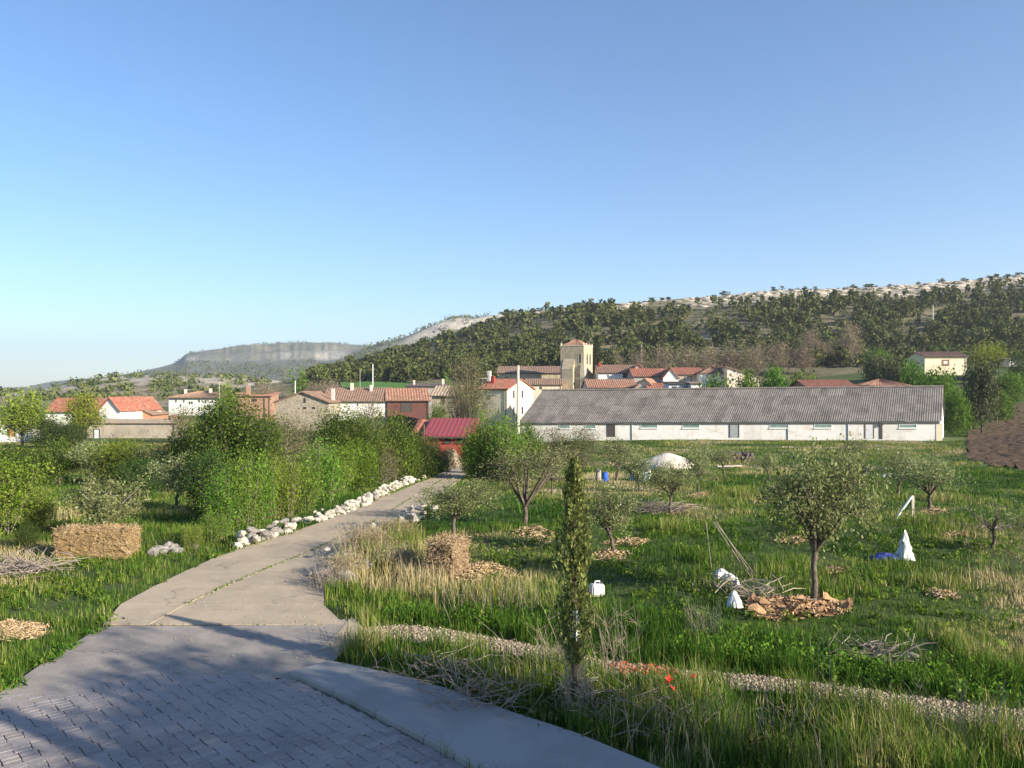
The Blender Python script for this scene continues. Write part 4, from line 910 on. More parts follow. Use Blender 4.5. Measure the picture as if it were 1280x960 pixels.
    def window(h, px, py, w, hh, frame='frame_white', pane='glass', ft=.09):
        u, z, m = h.uv(px, py); a, b = w * m / 2, hh * m / 2; mb = MB()
        for x0, x1, z0, z1 in ((-a, a, b - ft, b), (-a, a, -b, -b + ft), (-a, -a + ft, -b + ft, b - ft), (a - ft, a, -b + ft, b - ft)): mb.box(u + x0, u + x1, -.06, .05, z + z0, z + z1)
        f = mb.obj('window', M[frame], h.e)
        MB().box(u - a + ft, u + a - ft, -.022, .05, z - b + ft, z + b - ft).obj('pane', M[pane], f)
        if hh > 4: MB().box(u - a - .08, u + a + .08, -.13, .05, z - b - .1, z - b - .003).obj('sill', M[frame], f)
    def door(h, px, py0, py1, w, m_='door_grey', frame='frame_dark'):
        u, z0, m = h.uv(px, py1); _, z1, _ = h.uv(px, py0); a = w * m / 2
        f = MB().box(u - a, u + a, -.035, .05, z0, z1).obj('door', M[m_], h.e)
        MB().box(u - a - .12, u - a - .003, -.07, .05, z0, z1 + .12).box(u + a + .003, u + a + .12, -.07, .05, z0, z1 + .12).box(u - a - .003, u + a + .003, -.07, .05, z1 + .003, z1 + .12).obj('frame', M[frame], f)
    def side_window(h, v, z, w, hh, frame='frame_white'):      # on the right hand wall
        ft = .08; x = h.W; mb = MB(); a, b = w / 2, hh / 2
        for y0, y1, z0, z1 in ((-a, a, b - ft, b), (-a, a, -b, -b + ft), (-a, -a + ft, -b + ft, b - ft), (a - ft, a, -b + ft, b - ft)): mb.box(x - .05, x + .06, v + y0, v + y1, z + z0, z + z1)
        f = mb.obj('window', M[frame], h.e); MB().box(x - .05, x + .022, v - a + ft, v + a - ft, z - b + ft, z + b - ft).obj('pane', M['glass'], f)
    def chimney(h, u, v, z0, hgt, w=.5, mat_='w_brick', cap='t_old'):
        c = MB().box(u - w / 2, u + w / 2, v - w / 2, v + w / 2, z0, z0 + hgt).obj('chimney', M[mat_], h.roof)
        c2 = MB().box(u - w / 2 - .08, u + w / 2 + .08, v - w / 2 - .08, v + w / 2 + .08, z0 + hgt + .002, z0 + hgt + .12)
        return c
# --- left part of the village
h = House('long house with a bright red tiled roof and a white gable behind the pale willows', 57, 127, 168, 514, 2.6, 9, 'w_white', 't_red', 'gx')
h = House('white gabled house end beside the yellow green willow', 124, 150, 160, 512, 2.4, 14, 'w_white', 't_red', 'gy', rz=-.15)
h = House('brown gabled house with pale roof edges left of the beige barn roof', 144, 191, 166, 518, 1.9, 10, 'w_brick', 't_old', 'gy', rz=.1)
h.chimney(.8, 3, h.He, 2.2, .5, 'w_palepink')
h = House('tiny white house with an orange door at the left edge', -14, 22, 128, 535, 1.5, 6, 'w_white', 't_orange', 'gy'); h.door(15, 533, 546, 6, 'door_orange')
b = House('long low beige cement barn with a small grey door', 109, 219, 138, 529, .5, 8, 'w_beige', 't_tan', 'gx', rz=0., cat='barn', name='barn', over=.12, pitch=1.)
b.door(121, 537, 551, 6, 'door_pale'); b.window(119, 533.5, 5, 2.5, 'frame_dark', ft=.04)
b.chimney(13.3, 3, b.He, 1.4, .8, 'w_orange')
h = House('big three storey white house with a hipped tiled roof', 211, 280, 205, 497, 1.5, 11, 'w_white', 't_old', 'hip', rz=.06, over=.6)
for x, y in ((220, 501.5), (230, 501.5), (237, 503.5), (240, 503.5), (249, 501.5), (226, 507), (241, 512), (249, 511), (257, 502), (266, 502), (262, 510)): h.window(x, y, 2.4, 4, 'frame_white', ft=.05)
h.chimney(2.8, 4, h.He + .6, 1.5, .6, 'w_palepink'); h.chimney(9, 4, h.He + .8, 1.5, .6, 'w_palepink')
h = House('orange brick wall house with a tall orange chimney', 282, 338, 185, 495, .7, 8, 'w_orange', 't_orange', 'mono', rz=.05)
h.chimney(4.9, .5, h.He - 1.2, 3.4, .8, 'w_orange'); h.window(318, 500, 7, 4, 'frame_brown')
h = House('wide stone gabled house under a brown tiled roof', 345, 411, 158, 502, 1.9, 15, 'w_stone', 't_old', 'gy', rz=-.05, over=.5)
h.window(381, 500, 2.6, 5, 'frame_dark', ft=.03); h.window(381, 510, 4, 2.6, 'frame_brown', ft=.03); h.window(392, 510, 4, 2.6, 'frame_brown', ft=.03)
h.chimney(10.0, 4, h.He + .2, 2.3, .6, 'w_palepink')
h = House('long white house with a reddish tiled roof right of the stone gable', 404, 484, 165, 501, 2.6, 11, 'w_white', 't_old', 'gx', rz=.03)
for x in (424, 447, 466): h.window(x, 506, 3, 4.5)
h.chimney(5., 4.5, h.He + 1.8, 1.8, .6, 'w_palepink'); h.chimney(9, 4, h.He + 1.6, 1.6, .5, 'w_palepink')
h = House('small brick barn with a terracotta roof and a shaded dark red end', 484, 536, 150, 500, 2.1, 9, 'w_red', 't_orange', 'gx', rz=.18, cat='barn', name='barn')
h.door(508, 503, 515, 12, 'frame_dark')
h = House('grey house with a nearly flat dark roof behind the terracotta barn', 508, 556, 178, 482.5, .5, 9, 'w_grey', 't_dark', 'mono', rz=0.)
h.window(520, 489, 3, 4); h.window(543, 489, 3, 4); h.chimney(7.6, 4, h.He, 1.6, .5, 'w_palepink'); h.chimney(1.2, 4, h.He, 1.3, .4, 'w_palepink')
h = House('grey stone house with a tan roof and two dark windows', 540, 574, 136, 494, 1.5, 9, 'w_stone', 't_tan', 'gx', rz=-.1)
h.window(554, 500, 5, 6, 'frame_brown'); h.window(554, 514, 5, 6, 'frame_brown')
rw = MB(); q = np.random.default_rng(4)
h = House('cream house with a red roof and a lit white end wall by the concrete pole', 598, 634, 134, 486, 1.6, 11, 'w_cream', 't_red', 'gx', rz=-.42, over=.3)
for z in (.9, 3.6, 6.3):
    for v in (2.5, 6): h.side_window(v, h.He - z, .9, 1.4)
h.chimney(1.2, 3, h.He + .4, 1.7, .6, 'w_redbright'); h.chimney(-.2, 4.5, h.He + .4, 2.6, .5, 'frame_white'); h.window(611, 497.5, 3.5, 4, 'frame_brown')
# red roofed shed at the end of the lane
h = House('low shed with a crimson sheet roof at the end of the lane', 531, 588, 64, 545, 1.1, 5, 'w_redbright', 't_crimson', 'mono', rz=-.05, cat='shed', name='shed', over=.25, pitch=.3)
for x in (560, 575): h.window(x, 550, 8, 5, 'frame_dark', ft=.04)
h2 = House('rusty tiled lean to at the left end of the crimson roofed shed', 516, 533, 66, 543, .9, 4, 'w_brick', 't_rust', 'mono', rz=-.05, cat='shed', name='shed', over=.2)
# church
D0 = 226
ch = House('stone church nave with a weathered tiled roof behind the concrete pole', 622, 706, 236, 466, 2.0, 13, 'w_church', 't_old', 'gx', rz=-.05, cat='church', name='church_nave', over=.35, hipl=1.2)
ch.window(634, 474, 3, 5, 'frame_dark')
lo = House('lower stone aisle of the church below the tower', 657, 702, 214, 480.5, 1.5, 9, 'w_church_pale', 't_old', 'gx', rz=-.04, cat='church', name='church_aisle', over=.35)
lo.window(676, 485, 3, 3, 'frame_dark')
tw_rz = -R_(23); p = at(700.5, 0, 222); zb = 1.0
tw = empty('church_tower', (p.x, 222, zb), 'square stone church tower with paired belfry openings and a low red roof', 'church tower', None, tw_rz)
TW, TD = 6.6, 7.8; TH = EYE - (433 - HY) / F * 222 - zb
MB().box(0, TW, 0, TD, 0, TH).obj('wall', M['w_church'], tw)
MB().box(-.1, TW + .1, -.1, TD + .1, TH + .002, TH + .28).obj('cornice', M['w_church_pale'], tw)
MB().box(-.08, TW + .08, -.08, TD + .08, TH - 8.8, TH - 8.5).obj('string_course', M['w_church_pale'], tw)
rf = MB(); c_ = (TW / 2, TD / 2, TH + 2.1); ee = [(.15, .15, TH + .3), (TW - .15, .15, TH + .3), (TW - .15, TD - .15, TH + .3), (.15, TD - .15, TH + .3)]
for i in range(4): slope(rf, ee[i], ee[(i + 1) % 4], c_, c_, 18, .07)
rf.obj('roof', M['t_orange'], tw)
for x, y in ((.15, .15), (TW - .15, .15), (TW - .15, TD - .15), (.15, TD - .15), (TW - .1, TD * .35), (TW - .1, TD * .68)):
    MB().tube([(x, y, TH + .28), (x, y, TH + .5), (x, y, TH + .55), (x, y, TH + .95)], [.22, .2, .3, .05], 6).obj('pinnacle', M['w_church_pale'], tw)
def arch_front(u, z, w, h_): # opening on the front wall with a recess lining
    n = 8; pts = [(u - w / 2, z), (u + w / 2, z)] + [(u + w / 2 * math.cos(t), z + h_ + w / 2 * math.sin(t)) for t in np.linspace(0, math.pi, n)]
    return pts
def arch_obj(pts, face, parent):
    mb = MB(); n = len(pts); cx = sum(a for a, b in pts) / n; cz = sum(b for a, b in pts) / n
    def P3(a, b, d): return (a, -d, b) if face == 'front' else (TW + d, a, b)
    v = [P3(a, b, .02) for a, b in pts]; o = [P3(cx + (a - cx) * 1.3, cz + (b - cz) * 1.14, .05) for a, b in pts]; ib = [P3(a, b, .05) for a, b in pts]; ob = [P3(cx + (a - cx) * 1.3, cz + (b - cz) * 1.14, -.05) for a, b in pts]
    f = [tuple(range(n)) if face == 'front' else tuple(range(n))]
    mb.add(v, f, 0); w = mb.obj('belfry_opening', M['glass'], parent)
    m2 = MB(); vv = ib + o + ob + v; ff = []
    for i in range(n):
        j = (i + 1) % n; ff += [(i, j, n + j, n + i), (n + i, n + j, 2 * n + j, 2 * n + i), (3 * n + i, 3 * n + j, j, i)]
    m2.add(vv, ff); m2.obj('surround', M['w_church_pale'], w)
for v in (TD * .36, TD * .70): arch_obj(arch_front(v, TH - 4.9, 1.2, 2.5), 'side', tw)
arch_obj(arch_front(TD * .62, TH - 8.2, .6, 1.2), 'side', tw); arch_obj(arch_front(TW * .84, TH - 4.6, .7, 2.2), 'front', tw)
for v in (TW * .28,):                                    # stepped buttress on the front
    bt = MB(); bt.add([(v - 1., -1.4, 0), (v + 2.2, -1.4, 0), (v + 2.2, .0, 0), (v - 1., .0, 0), (v - 1., -1.4, TH - 6.2), (v + 2.2, -1.4, TH - 6.2), (v + 2.2, -.003, TH - 3.4), (v - 1., -.003, TH - 3.4)],
        [(0, 1, 5, 4), (1, 2, 6, 5), (3, 0, 4, 7), (4, 5, 6, 7)]); bt.obj('buttress', M['w_church'], tw)
MB().box(TW - .8, TW + .5, -.7, .6, 0, TH - 6.).box(TW - .75, TW + .4, -.5, .5, TH - 6 + .003, TH - 5).obj('buttress', M['w_church_pale'], tw)
# houses right of the church
h = House('white house with a brown roof, pink gable and red chimney right of the tower', 748, 803, 216, 465.5, 2.1, 10, 'w_white', 't_brown', 'gx', rz=.02)
h.chimney(.9, 4, h.He + 1.2, 1.6, .6, 'w_redbright'); h.window(781, 469, 5, 5, 'frame_dark'); h.window(760, 470, 3, 4)
h = House('pink gabled house end behind the brown roof', 790, 807, 212, 463, 1.7, 8, 'w_pink', 't_brown', 'gy', rz=-.1)
h = House('low house with a terracotta roof in front of the pink gable', 735, 796, 186, 484, 1.8, 10, 'w_palepink', 't_orange', 'gx', rz=.04)
h.window(764, 487, 12, 4, 'frame_white'); h.window(785, 486.5, 4, 3.5, 'frame_brown')
h = House('pale gabled house with a lit cream end above the shed roof', 794, 818, 180, 484, 1.9, 8, 'w_cream', 't_orange', 'gy', rz=-.35)
h = House('low house with a speckled red roof right of the cream gable', 812, 838, 176, 489, 1.7, 8, 'w_cream', 't_red', 'gx', rz=.05)
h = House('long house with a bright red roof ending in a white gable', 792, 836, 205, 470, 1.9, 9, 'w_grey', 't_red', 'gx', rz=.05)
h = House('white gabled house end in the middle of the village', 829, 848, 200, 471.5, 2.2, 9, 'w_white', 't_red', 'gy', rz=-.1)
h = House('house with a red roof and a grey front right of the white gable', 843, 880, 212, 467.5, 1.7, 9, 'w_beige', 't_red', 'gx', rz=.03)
h.door(860, 471, 477, 8, 'door_grey')
h = House('white house with a brown roof beside the pale pink gable', 876, 912, 206, 466.5, 1.7, 9, 'w_white', 't_brown', 'hip', rz=-.05)
for x in (884, 892, 900): h.window(x, 470, 3, 4)
h = House('pale pink end wall under a sloping brown roof behind the bright green trees', 909, 949, 202, 471.5, 2.4, 8, 'w_palepink', 't_brown', 'side', rz=0.)
h.window(918, 464, 4, 4, 'frame_white')
h = House('small pale blue house with a dark flat roof just above the shed', 836, 866, 168, 479.5, .35, 6, 'w_blue', 't_dark', 'mono')
h.window(843, 485, 6, 4, 'frame_dark', ft=.05); h.window(857, 485, 6, 4, 'frame_dark', ft=.05)
h = House('small white cube shaped hut just above the shed', 864, 877, 166, 479, .3, 5, 'w_white', 't_tan', 'mono', cat='hut')
h = House('low building with a faded red roof behind the shed', 1008, 1068, 140, 483, 1.1, 8, 'w_brick', 't_red', 'gx')
h = House('low building with an orange tiled roof behind the right end of the shed', 1088, 1137, 140, 482, 1.1, 8, 'w_brick', 't_orange', 'hip')
h = House('cream house with a dark brown roof standing alone on the slope', 1156, 1208, 186, 444.5, 1.0, 9, 'w_cream', 't_brown', 'gx', rz=-.03, over=.5, base_py=469)
h.window(1182, 453, 9, 7, 'frame_brown', 'frame_white', .35)
h = House('little white hut at the right edge of the slope', 1262, 1279, 190, 449, .4, 5, 'w_white', 't_tan', 'mono', cat='hut', base_py=458)

# the long white shed
SD, SR = 122.5, -R_(9)
sh = House('long low white farm shed with a grey corrugated roof beside the orchard', 650, 1175, SD, 529, 4.6, 15.0, 'w_shed', 't_dark', 'gx', rz=SR, cat='farm shed', name='farm_shed', over=.02)
bpy.data.objects.remove(sh.roof); sh.e.rotation_euler[1] = -R_(.55); uv0 = sh.uv; sh.uv = lambda px, py: (lambda r: (r[0], r[1] - r[0] * .0096, r[2]))(uv0(px, py)); Wd, dep, He, rise = sh.W, sh.dep, sh.He, sh.rise
M['sheet'] = rough_mat('fibre_cement', (.160, .142, .130), [(.5, (.112, .100, .092), .42, .62), (2.5, (.20, .18, .165), .5, .68), (1., (.11, .10, .085), .6, .75, (1.6, .4, 1))], (14, .35, .02), .92, 'world', .18)
rp = link('roof', None, sh.e); nc, nr = 48, 4
ds = math.hypot(dep / 2 + .12, rise * (1 + .24 / dep)); ang = math.atan2(rise, dep / 2); sw = (Wd + .5) / nc; shl = ds / nr
mb = MB(); nw = 8; v = []
for j in (0, 1):
    for i in range(nw + 1): v.append((sw * 1.03 * i / nw, j * (shl + .1), .055 if i % 2 else 0.))
n1 = nw + 1; v += [(x, y, z - .02) for x, y, z in v]
f = [(i, i + 1, n1 + i + 1, n1 + i) for i in range(nw)] + [(2 * n1 + i + 1, 2 * n1 + i, i, i + 1)[::-1] for i in range(nw)]
mb.add(v, f); shm = mb.mesh('roof_sheet'); shm.materials.append(M['sheet'])
frame_mb = MB()
back = MB()
for r in range(nr):
    for k in range(nc):
        s0 = r * shl; y = -.12 + s0 * math.cos(ang); z = He - .12 * math.tan(ang) + s0 * math.sin(ang) + .11 + r * .012
        o = bpy.data.objects.new('roof_sheet', shm); COL.objects.link(o); o.parent = sh.e
        o.location = (-.25 + k * sw, y, z + random.uniform(0, .02)); o.rotation_euler = (ang + random.uniform(-.006, .002), 0, random.uniform(-.003, .003))
        Mx = Matrix.Translation((Wd + .25 - k * sw, dep - y, z)) @ Matrix.Rotation(math.pi, 4, 'Z') @ Matrix.Rotation(ang, 4, 'X')
        back.add([Mx @ Vector(p) for p in mb.v], mb.f)
tag(back.obj('roof_sheet', M['sheet'], sh.e), kind='stuff')
bpy.data.objects.remove(rp)
MB().tube([(-.3, dep / 2, He + rise + .28), (Wd + .3, dep / 2, He + rise + .28)], .16, 8).obj('ridge_cap', M['sheet'], sh.e)
MB().box(-.003, Wd + .003, -.16, -.01, He - .22, He - .06).obj('eave_beam', M['frame_dark'], sh.e)
for x in (811.5, 864, 973, 1029, 1135): sh.window(x, 532.6, 21, 5, 'frame_white', 'shutter_green', .07)
for x in (706, 738): sh.window(x, 533.4, 14, 5, 'frame_white', 'shutter_green', .07)
sh.door(918, 530.5, 547, 10, 'door_grey'); sh.door(764, 530.5, 546, 8, 'frame_dark'); sh.door(1087, 530.5, 548, 9, 'door_pale', 'frame_brown')
u, z, m = sh.uv(1099, 538); MB().box(u, u + .45, -.045, .05, z - 1.2, z + .9).obj('door', M['frame_dark'], sh.e)
for x in (985, 1060, 790): 
    u, z, m = sh.uv(x, 538); MB().tube([(u, -.07, .0), (u, -.07, He - .2)], .06, 6).obj('downpipe', M['door_grey'], sh.e)
u, z, m = sh.uv(1101, 530); MB().tube([(u, -.12, z), (u, -.22, z), (u, -.3, z)], [.05, .32, .30], 12).obj('lamp', M['frame_dark'], sh.e)
MB().box(Wd - .5, Wd + .3, -.055, .05, 0, He - .25).obj('end_pier', M['w_cream'], sh.e)
# low dry wall and rubble below the terracotta barn, rubble heap at the end of the lane

# the plan is a parallelogram: its ends run obliquely back from the front wall
SK = Matrix(((1, .37, 0, 0), (0, 1, 0, 0), (0, 0, 1, 0), (0, 0, 0, 1)))
for o in sh.e.children:
    if o.name.startswith('roof_sheet') and o.data is shm: o.matrix_parent_inverse = SK
    elif o.name.startswith(('roof_sheet', 'ridge_cap', 'wall')): o.data.transform(SK)

# ------------------------------------------------------------------ dry stone walls
ROCK = []
for i in range(9):
    v, f = jitter_rock(100 + i, 1, (1.15, .85, .85), .17); mb = MB(); mb.add(v, f); me = mb.mesh('stone'); me.materials.append(M['limestone']); ROCK.append(me)
M['limestone_white'] = rough_mat('white_limestone', (.66, .60, .50), [(2.5, (.46, .40, .32), .48, .66), (7, (.74, .69, .60), .5, .7), (12, (.3, .27, .22), .62, .75)], (7, .9, .1), .92, 'object', .14)
for m in ROCK: m.materials.clear(); m.materials.append(M['limestone_white'])
M['limestone_grey'] = rough_mat('lichened_limestone', (.42, .385, .34), [(2, (.28, .25, .225), .45, .6), (6, (.48, .45, .40), .5, .68), (11, (.13, .12, .11), .6, .7)], (8, .9, .1), .92, 'object', .15)
ROCKG = [m.copy() for m in ROCK[:5]]
for m in ROCKG: m.materials.clear(); m.materials.append(M['limestone_grey']); m.name = 'stone'
def stone_line(name, pts, n, size, label, rows=2, wid=.3, seed=1, grey=0., cat='stone wall'):
    r = random.Random(seed); P = resample([gp(*p) for p in pts], n); root = empty(name, (P[0][0], P[0][1], gz(*P[0])), label, cat); o0 = root.location
    for row in range(rows):
        for i, (x, y) in enumerate(P):
            if row and r.random() < .3 * row: continue
            s = size * r.uniform(.55, 1.25) * (1 - .12 * row); xx, yy = x + r.gauss(0, wid), y + r.gauss(0, wid * .6)
            o = bpy.data.objects.new('stone', r.choice(ROCKG if r.random() < grey else ROCK)); COL.objects.link(o); o.parent = root
            o.location = Vector((xx, yy, gz(xx, yy) + size * (.32 + row * .85) )) - o0
            o.scale = (s * r.uniform(.8, 1.4), s * r.uniform(.7, 1.1), s * r.uniform(.65, 1.)); o.rotation_euler = (r.uniform(-.4, .4), r.uniform(-.4, .4), r.uniform(0, 6))
    return root
stone_line('dry_stone_wall', [(383, 654), (400, 650), (425, 642), (455, 630), (485, 615), (512, 603)], 120, .16, 'long white dry stone wall along the left edge of the lane', 3, .14, 3, .10)
stone_line('dry_stone_wall', [(300, 684), (318, 678), (342, 671), (368, 663)], 22, .19, 'short heap of grey and white stones at the foot of the vivid shrubs', 3, .15, 5, .55)
stone_line('stone_heap', [(190, 692), (205, 690), (225, 688), (246, 684)], 12, .17, 'scattered grey stones in the grass right of the wide straw bale', 1, .22, 6, .8, 'stones')
stone_line('dry_stone_wall', [(412, 722), (424, 710), (440, 700), (458, 686), (478, 672), (500, 664)], 34, .16, 'tumbled stone wall on the inner bend of the lane, half buried in dry grass', 3, .26, 8, .2)
stone_line('stone_heap', [(506, 656), (514, 648), (524, 640), (530, 634)], 14, .16, 'pile of white stones beside the lane under the small pale leafed tree', 3, .22, 9, .05, 'stones')
stone_line('stone_heap', [(500, 606), (520, 602), (540, 597)], 5, .22, 'few pale stones at the dark far end of the lane', 1, .2, 10, .3, 'stones')
def boulder(px, py, s, label, sc=(1.4, 1, .6), grey=False, lift=.3, name='boulder', cat='rock'):
    b = gp(px, py); o = bpy.data.objects.new(name, (ROCKG if grey else ROCK)[int(px) % 5]); COL.objects.link(o)
    o.location = b + Vector((0, 0, s * lift)); o.scale = (s * sc[0], s * sc[1], s * sc[2]); o.rotation_euler = (.1, -.1, px * .7); tag(o, label, cat); return o
boulder(434, 727, .30, 'flat white boulder at the near end of the tumbled wall', (1.5, 1, .7))
boulder(418, 716, .22, 'small white stone left of the flat white boulder')
boulder(448, 712, .30, 'grey flat slab of rock above the flat white boulder', (1.5, 1.1, .5), True)
boulder(38, 713, .22, 'grey stone in the dead brush at the left edge', (1, 1, .8), True)
boulder(1136, 824, .16, 'white stone in the grass above the gravel path', (1.3, 1, .6), True)
boulder(905, 585, .3, 'pale slab lying by the log pile', (3., .6, .3))
boulder(1018, 870, .05, 'small pale stone on the gravel path') if False else None
# rubble heap at the lane end, retaining wall below the barn
M['rubble'] = rough_mat('earth_and_rubble', (.36, .27, .19), [(3, (.25, .18, .12), .4, .62), (9, (.5, .4, .3), .5, .68)], (7, 1., .12), .95, 'object')
def heap(name, px, py, w, hgt, label, m_, cat='heap', seed=1, asp=.8, n=22, rough=.12):
    b = gp(px, py); mb = MB(); V = []; q = np.random.default_rng(seed)
    for i in range(n):
        for j in range(n):
            u, v = i / (n - 1) * 2 - 1, j / (n - 1) * 2 - 1; r = math.hypot(u, v)
            z = max(0, 1 - r ** 1.7) * (1 + .5 * (fbm(u * 2 + seed, v * 2, 3) - .5)) * hgt + rough * hgt * q.normal() * (r < 1)
            V.append((u * w / 2, v * w / 2 * asp, z - .04 - .1 * (r > 1)))
    o = link(name, npmesh(name, V, grid_faces(n, n)), None, [m_] if not isinstance(m_, list) else m_); o.location = b; tag(o, label, cat); return o
heap('rubble_heap', 566, 583, 2.2, 1.25, 'pale heap of straw and rubble at the end of the lane', M['rubble'], 'heap', 3)
stone_line('dry_stone_wall', [(497, 524), (515, 523), (535, 523), (548, 522)], 16, .34, 'rough stone bank below the terracotta barn', 2, .3, 21, .3)

# ------------------------------------------------------------------ straw bales
M['straw'] = rough_mat('straw', (.33, .215, .095), [(14, (.19, .12, .05), .42, .62, (1, 1, 2.2)), (40, (.55, .40, .22), .5, .66, (1, 1, 3))], (45, 1., .05), .95, 'object')
M['straw_old'] = rough_mat('weathered_straw', (.27, .185, .105), [(12, (.15, .10, .06), .42, .62, (1, 1, 3)), (40, (.52, .40, .27), .5, .66, (1, 1, 4))], (40, 1., .05), .95, 'object')
def bale(px, py, w, d, h_, rz, label, m_, taper=0., seed=1, lean=0.):
    b = gp(px, py); r = np.random.default_rng(seed); bm = bmesh.new(); bmesh.ops.create_cube(bm, size=1)
    bmesh.ops.subdivide_edges(bm, edges=bm.edges, cuts=16, use_grid_fill=True)
    for v in bm.verts:
        x, y, z = v.co; t = z + .5; k = 1 + taper * (t - .5)
        e = max(abs(x), abs(y)) ; rd = .985 if e > .46 and abs(z) > .46 else 1
        v.co = Vector((x * w * k * rd, y * d * rd, t * h_ * rd - .03)) + Vector(r.normal(0, .024, 3)) + Vector((lean * t, 0, .035 * math.sin(x * 5 + seed) * t))
    me = bpy.data.meshes.new('straw_bale'); bm.to_mesh(me); bm.free()
    root = empty('straw_bale', b, label, 'straw bale', None, rz); link('bale', me, root, [m_])
    n = 2600; V = []; F_ = []; T = []
    for i in range(n):                                    # loose straws standing out of the faces
        s = r.integers(0, 4); u, t = r.uniform(-.5, .5), r.random(); k = 1 + taper * (t - .5)
        if s == 0: p = np.array((u * w * k, -d / 2, t * h_)); no = (0, -1, 0)
        elif s == 1: p = np.array((u * w * k, r.uniform(-.5, .5) * d, h_)); no = (0, 0, 1)
        elif s == 2: p = np.array((w / 2 * k, u * d, t * h_)); no = (1, 0, 0)
        else: p = np.array((-w / 2 * k, u * d, t * h_)); no = (-1, 0, 0)
        p = p + (lean * t, 0, 0); dr = r.normal(0, 1, 3) + np.array(no) * .5 + (0, 0, -.2); dr /= np.linalg.norm(dr); L = r.uniform(.05, .16); q_ = np.cross(dr, r.normal(0, 1, 3)); q_ /= np.linalg.norm(q_); q_ *= .006
        e = p + dr * L + np.array(no) * .012; p = p + np.array(no) * .008; o = len(V); V += [p - q_, p + q_, e + q_ * .5, e - q_ * .5]; F_.append((o, o + 1, o + 2, o + 3)); T.append(r.random())
    tag(link('loose_straw', npmesh('loose_straw', V, F_, T), root, [M['straw_chip']]), kind='stuff')
    return root
bale(122, 695, 2.0, .8, .82, .0, 'wide golden straw bale standing at the left of the lane', M['straw'], .09, 1)
bale(558, 718, .72, 1.0, .92, -.35, 'upright weathered straw bale crumbling in the orchard', M['straw_old'], -.12, 2, .06)
def chips(name, pts, n, label, mt='straw_chip', L=.16, seed=1, hump=.1):
    P = poly(pts); r = np.random.default_rng(seed); lo, hi = P.min(0), P.max(0); c = []
    while len(c) < n:
        k = r.uniform(lo, hi, (n * 2, 2)); c += list(k[inside(P, k[:, 0], k[:, 1])])
    c = np.array(c[:n]) + r.normal(0, .08, (n, 2)); ce = P.mean(0); rad = np.abs(P - ce).max(0)
    rr = np.hypot((c[:, 0] - ce[0]) / rad[0], (c[:, 1] - ce[1]) / rad[1])
    z = g(c[:, 0], c[:, 1]) + .02 + np.maximum(0, 1 - rr) * hump * r.uniform(.2, 1.2, n)
    dr = r.normal(0, 1, (n, 3)) * (1, 1, .35); dr /= np.linalg.norm(dr, axis=1)[:, None]; q_ = np.cross(dr, r.normal(0, 1, (n, 3))); q_ /= np.linalg.norm(q_, axis=1)[:, None]
    s = r.uniform(.4, 1.2, n)[:, None] * L; p = np.stack([c[:, 0], c[:, 1], z], 1); w = .012 * (L / .16) ** .5
    V = np.stack([p - dr * s / 2 - q_ * w, p - dr * s / 2 + q_ * w, p + dr * s / 2 + q_ * w, p + dr * s / 2 - q_ * w], 1).reshape(-1, 3)
    return tag(link(name, npmesh(name, V, np.arange(4 * n).reshape(n, 4), r.random(n)), None, [M[mt]]), label, kind='stuff')
M['mulch_chip'] = tint_mat('mulch', [(0., (.16, .09, .045)), (.5, (.34, .21, .11)), (1., (.52, .37, .22))])
chips('fallen_straw', [(570, 722), (592, 705), (612, 704), (650, 722), (600, 728)], 1500, 'straw fallen from the upright bale', seed=2, hump=.16)
chips('sawdust', [(-5, 779), (20, 776), (58, 783), (50, 797), (0, 800)], 1500, 'bare patch of straw litter beside the road', L=.10, seed=3, hump=.02)
for i, (pts, lab) in enumerate([
    ([(742, 693), (760, 686), (785, 690), (775, 700), (750, 700)], 'mulch round the leaning pale trunk'), ([(750, 680), (790, 672), (812, 676), (800, 683)], 'dry litter behind the leaning pale trunk'),
    ([(640, 664), (670, 655), (690, 668), (690, 680), (650, 672)], 'dry litter right of the vase shaped tree'), ([(825, 640), (858, 630), (868, 632), (845, 645)], 'mulch round the dense low fruit tree'),
    ([(860, 620), (886, 614), (884, 622), (866, 624)], 'mulch round the fruit tree by the tarp mound'), ([(1145, 641), (1170, 633), (1188, 640), (1165, 645)], 'mulch round the spreading fruit tree'),
    ([(970, 675), (1000, 669), (1010, 676), (985, 680)], 'dry litter behind the largest fruit tree'), ([(1180, 668), (1205, 664), (1206, 668), (1185, 671)], 'dry litter left of the leafless tree'),
    ([(200, 640), (230, 635), (235, 642), (208, 645)], 'dry litter round the pale trunk'), ([(1165, 738), (1190, 742), (1195, 748), (1170, 746)], 'dry litter in the near right grass'),
    ([(1020, 715), (1050, 708), (1056, 716), (1030, 718)], 'dry litter beside the largest fruit tree')]):
    chips('mulch', pts, 420, lab, 'straw_chip', .14, 40 + i, .06)
chips('mulch', [(938, 765), (960, 750), (1015, 748), (1060, 755), (1050, 768), (960, 775)], 1500, 'brown mulch spread round the largest fruit tree', 'mulch_chip', .2, 60, .14)
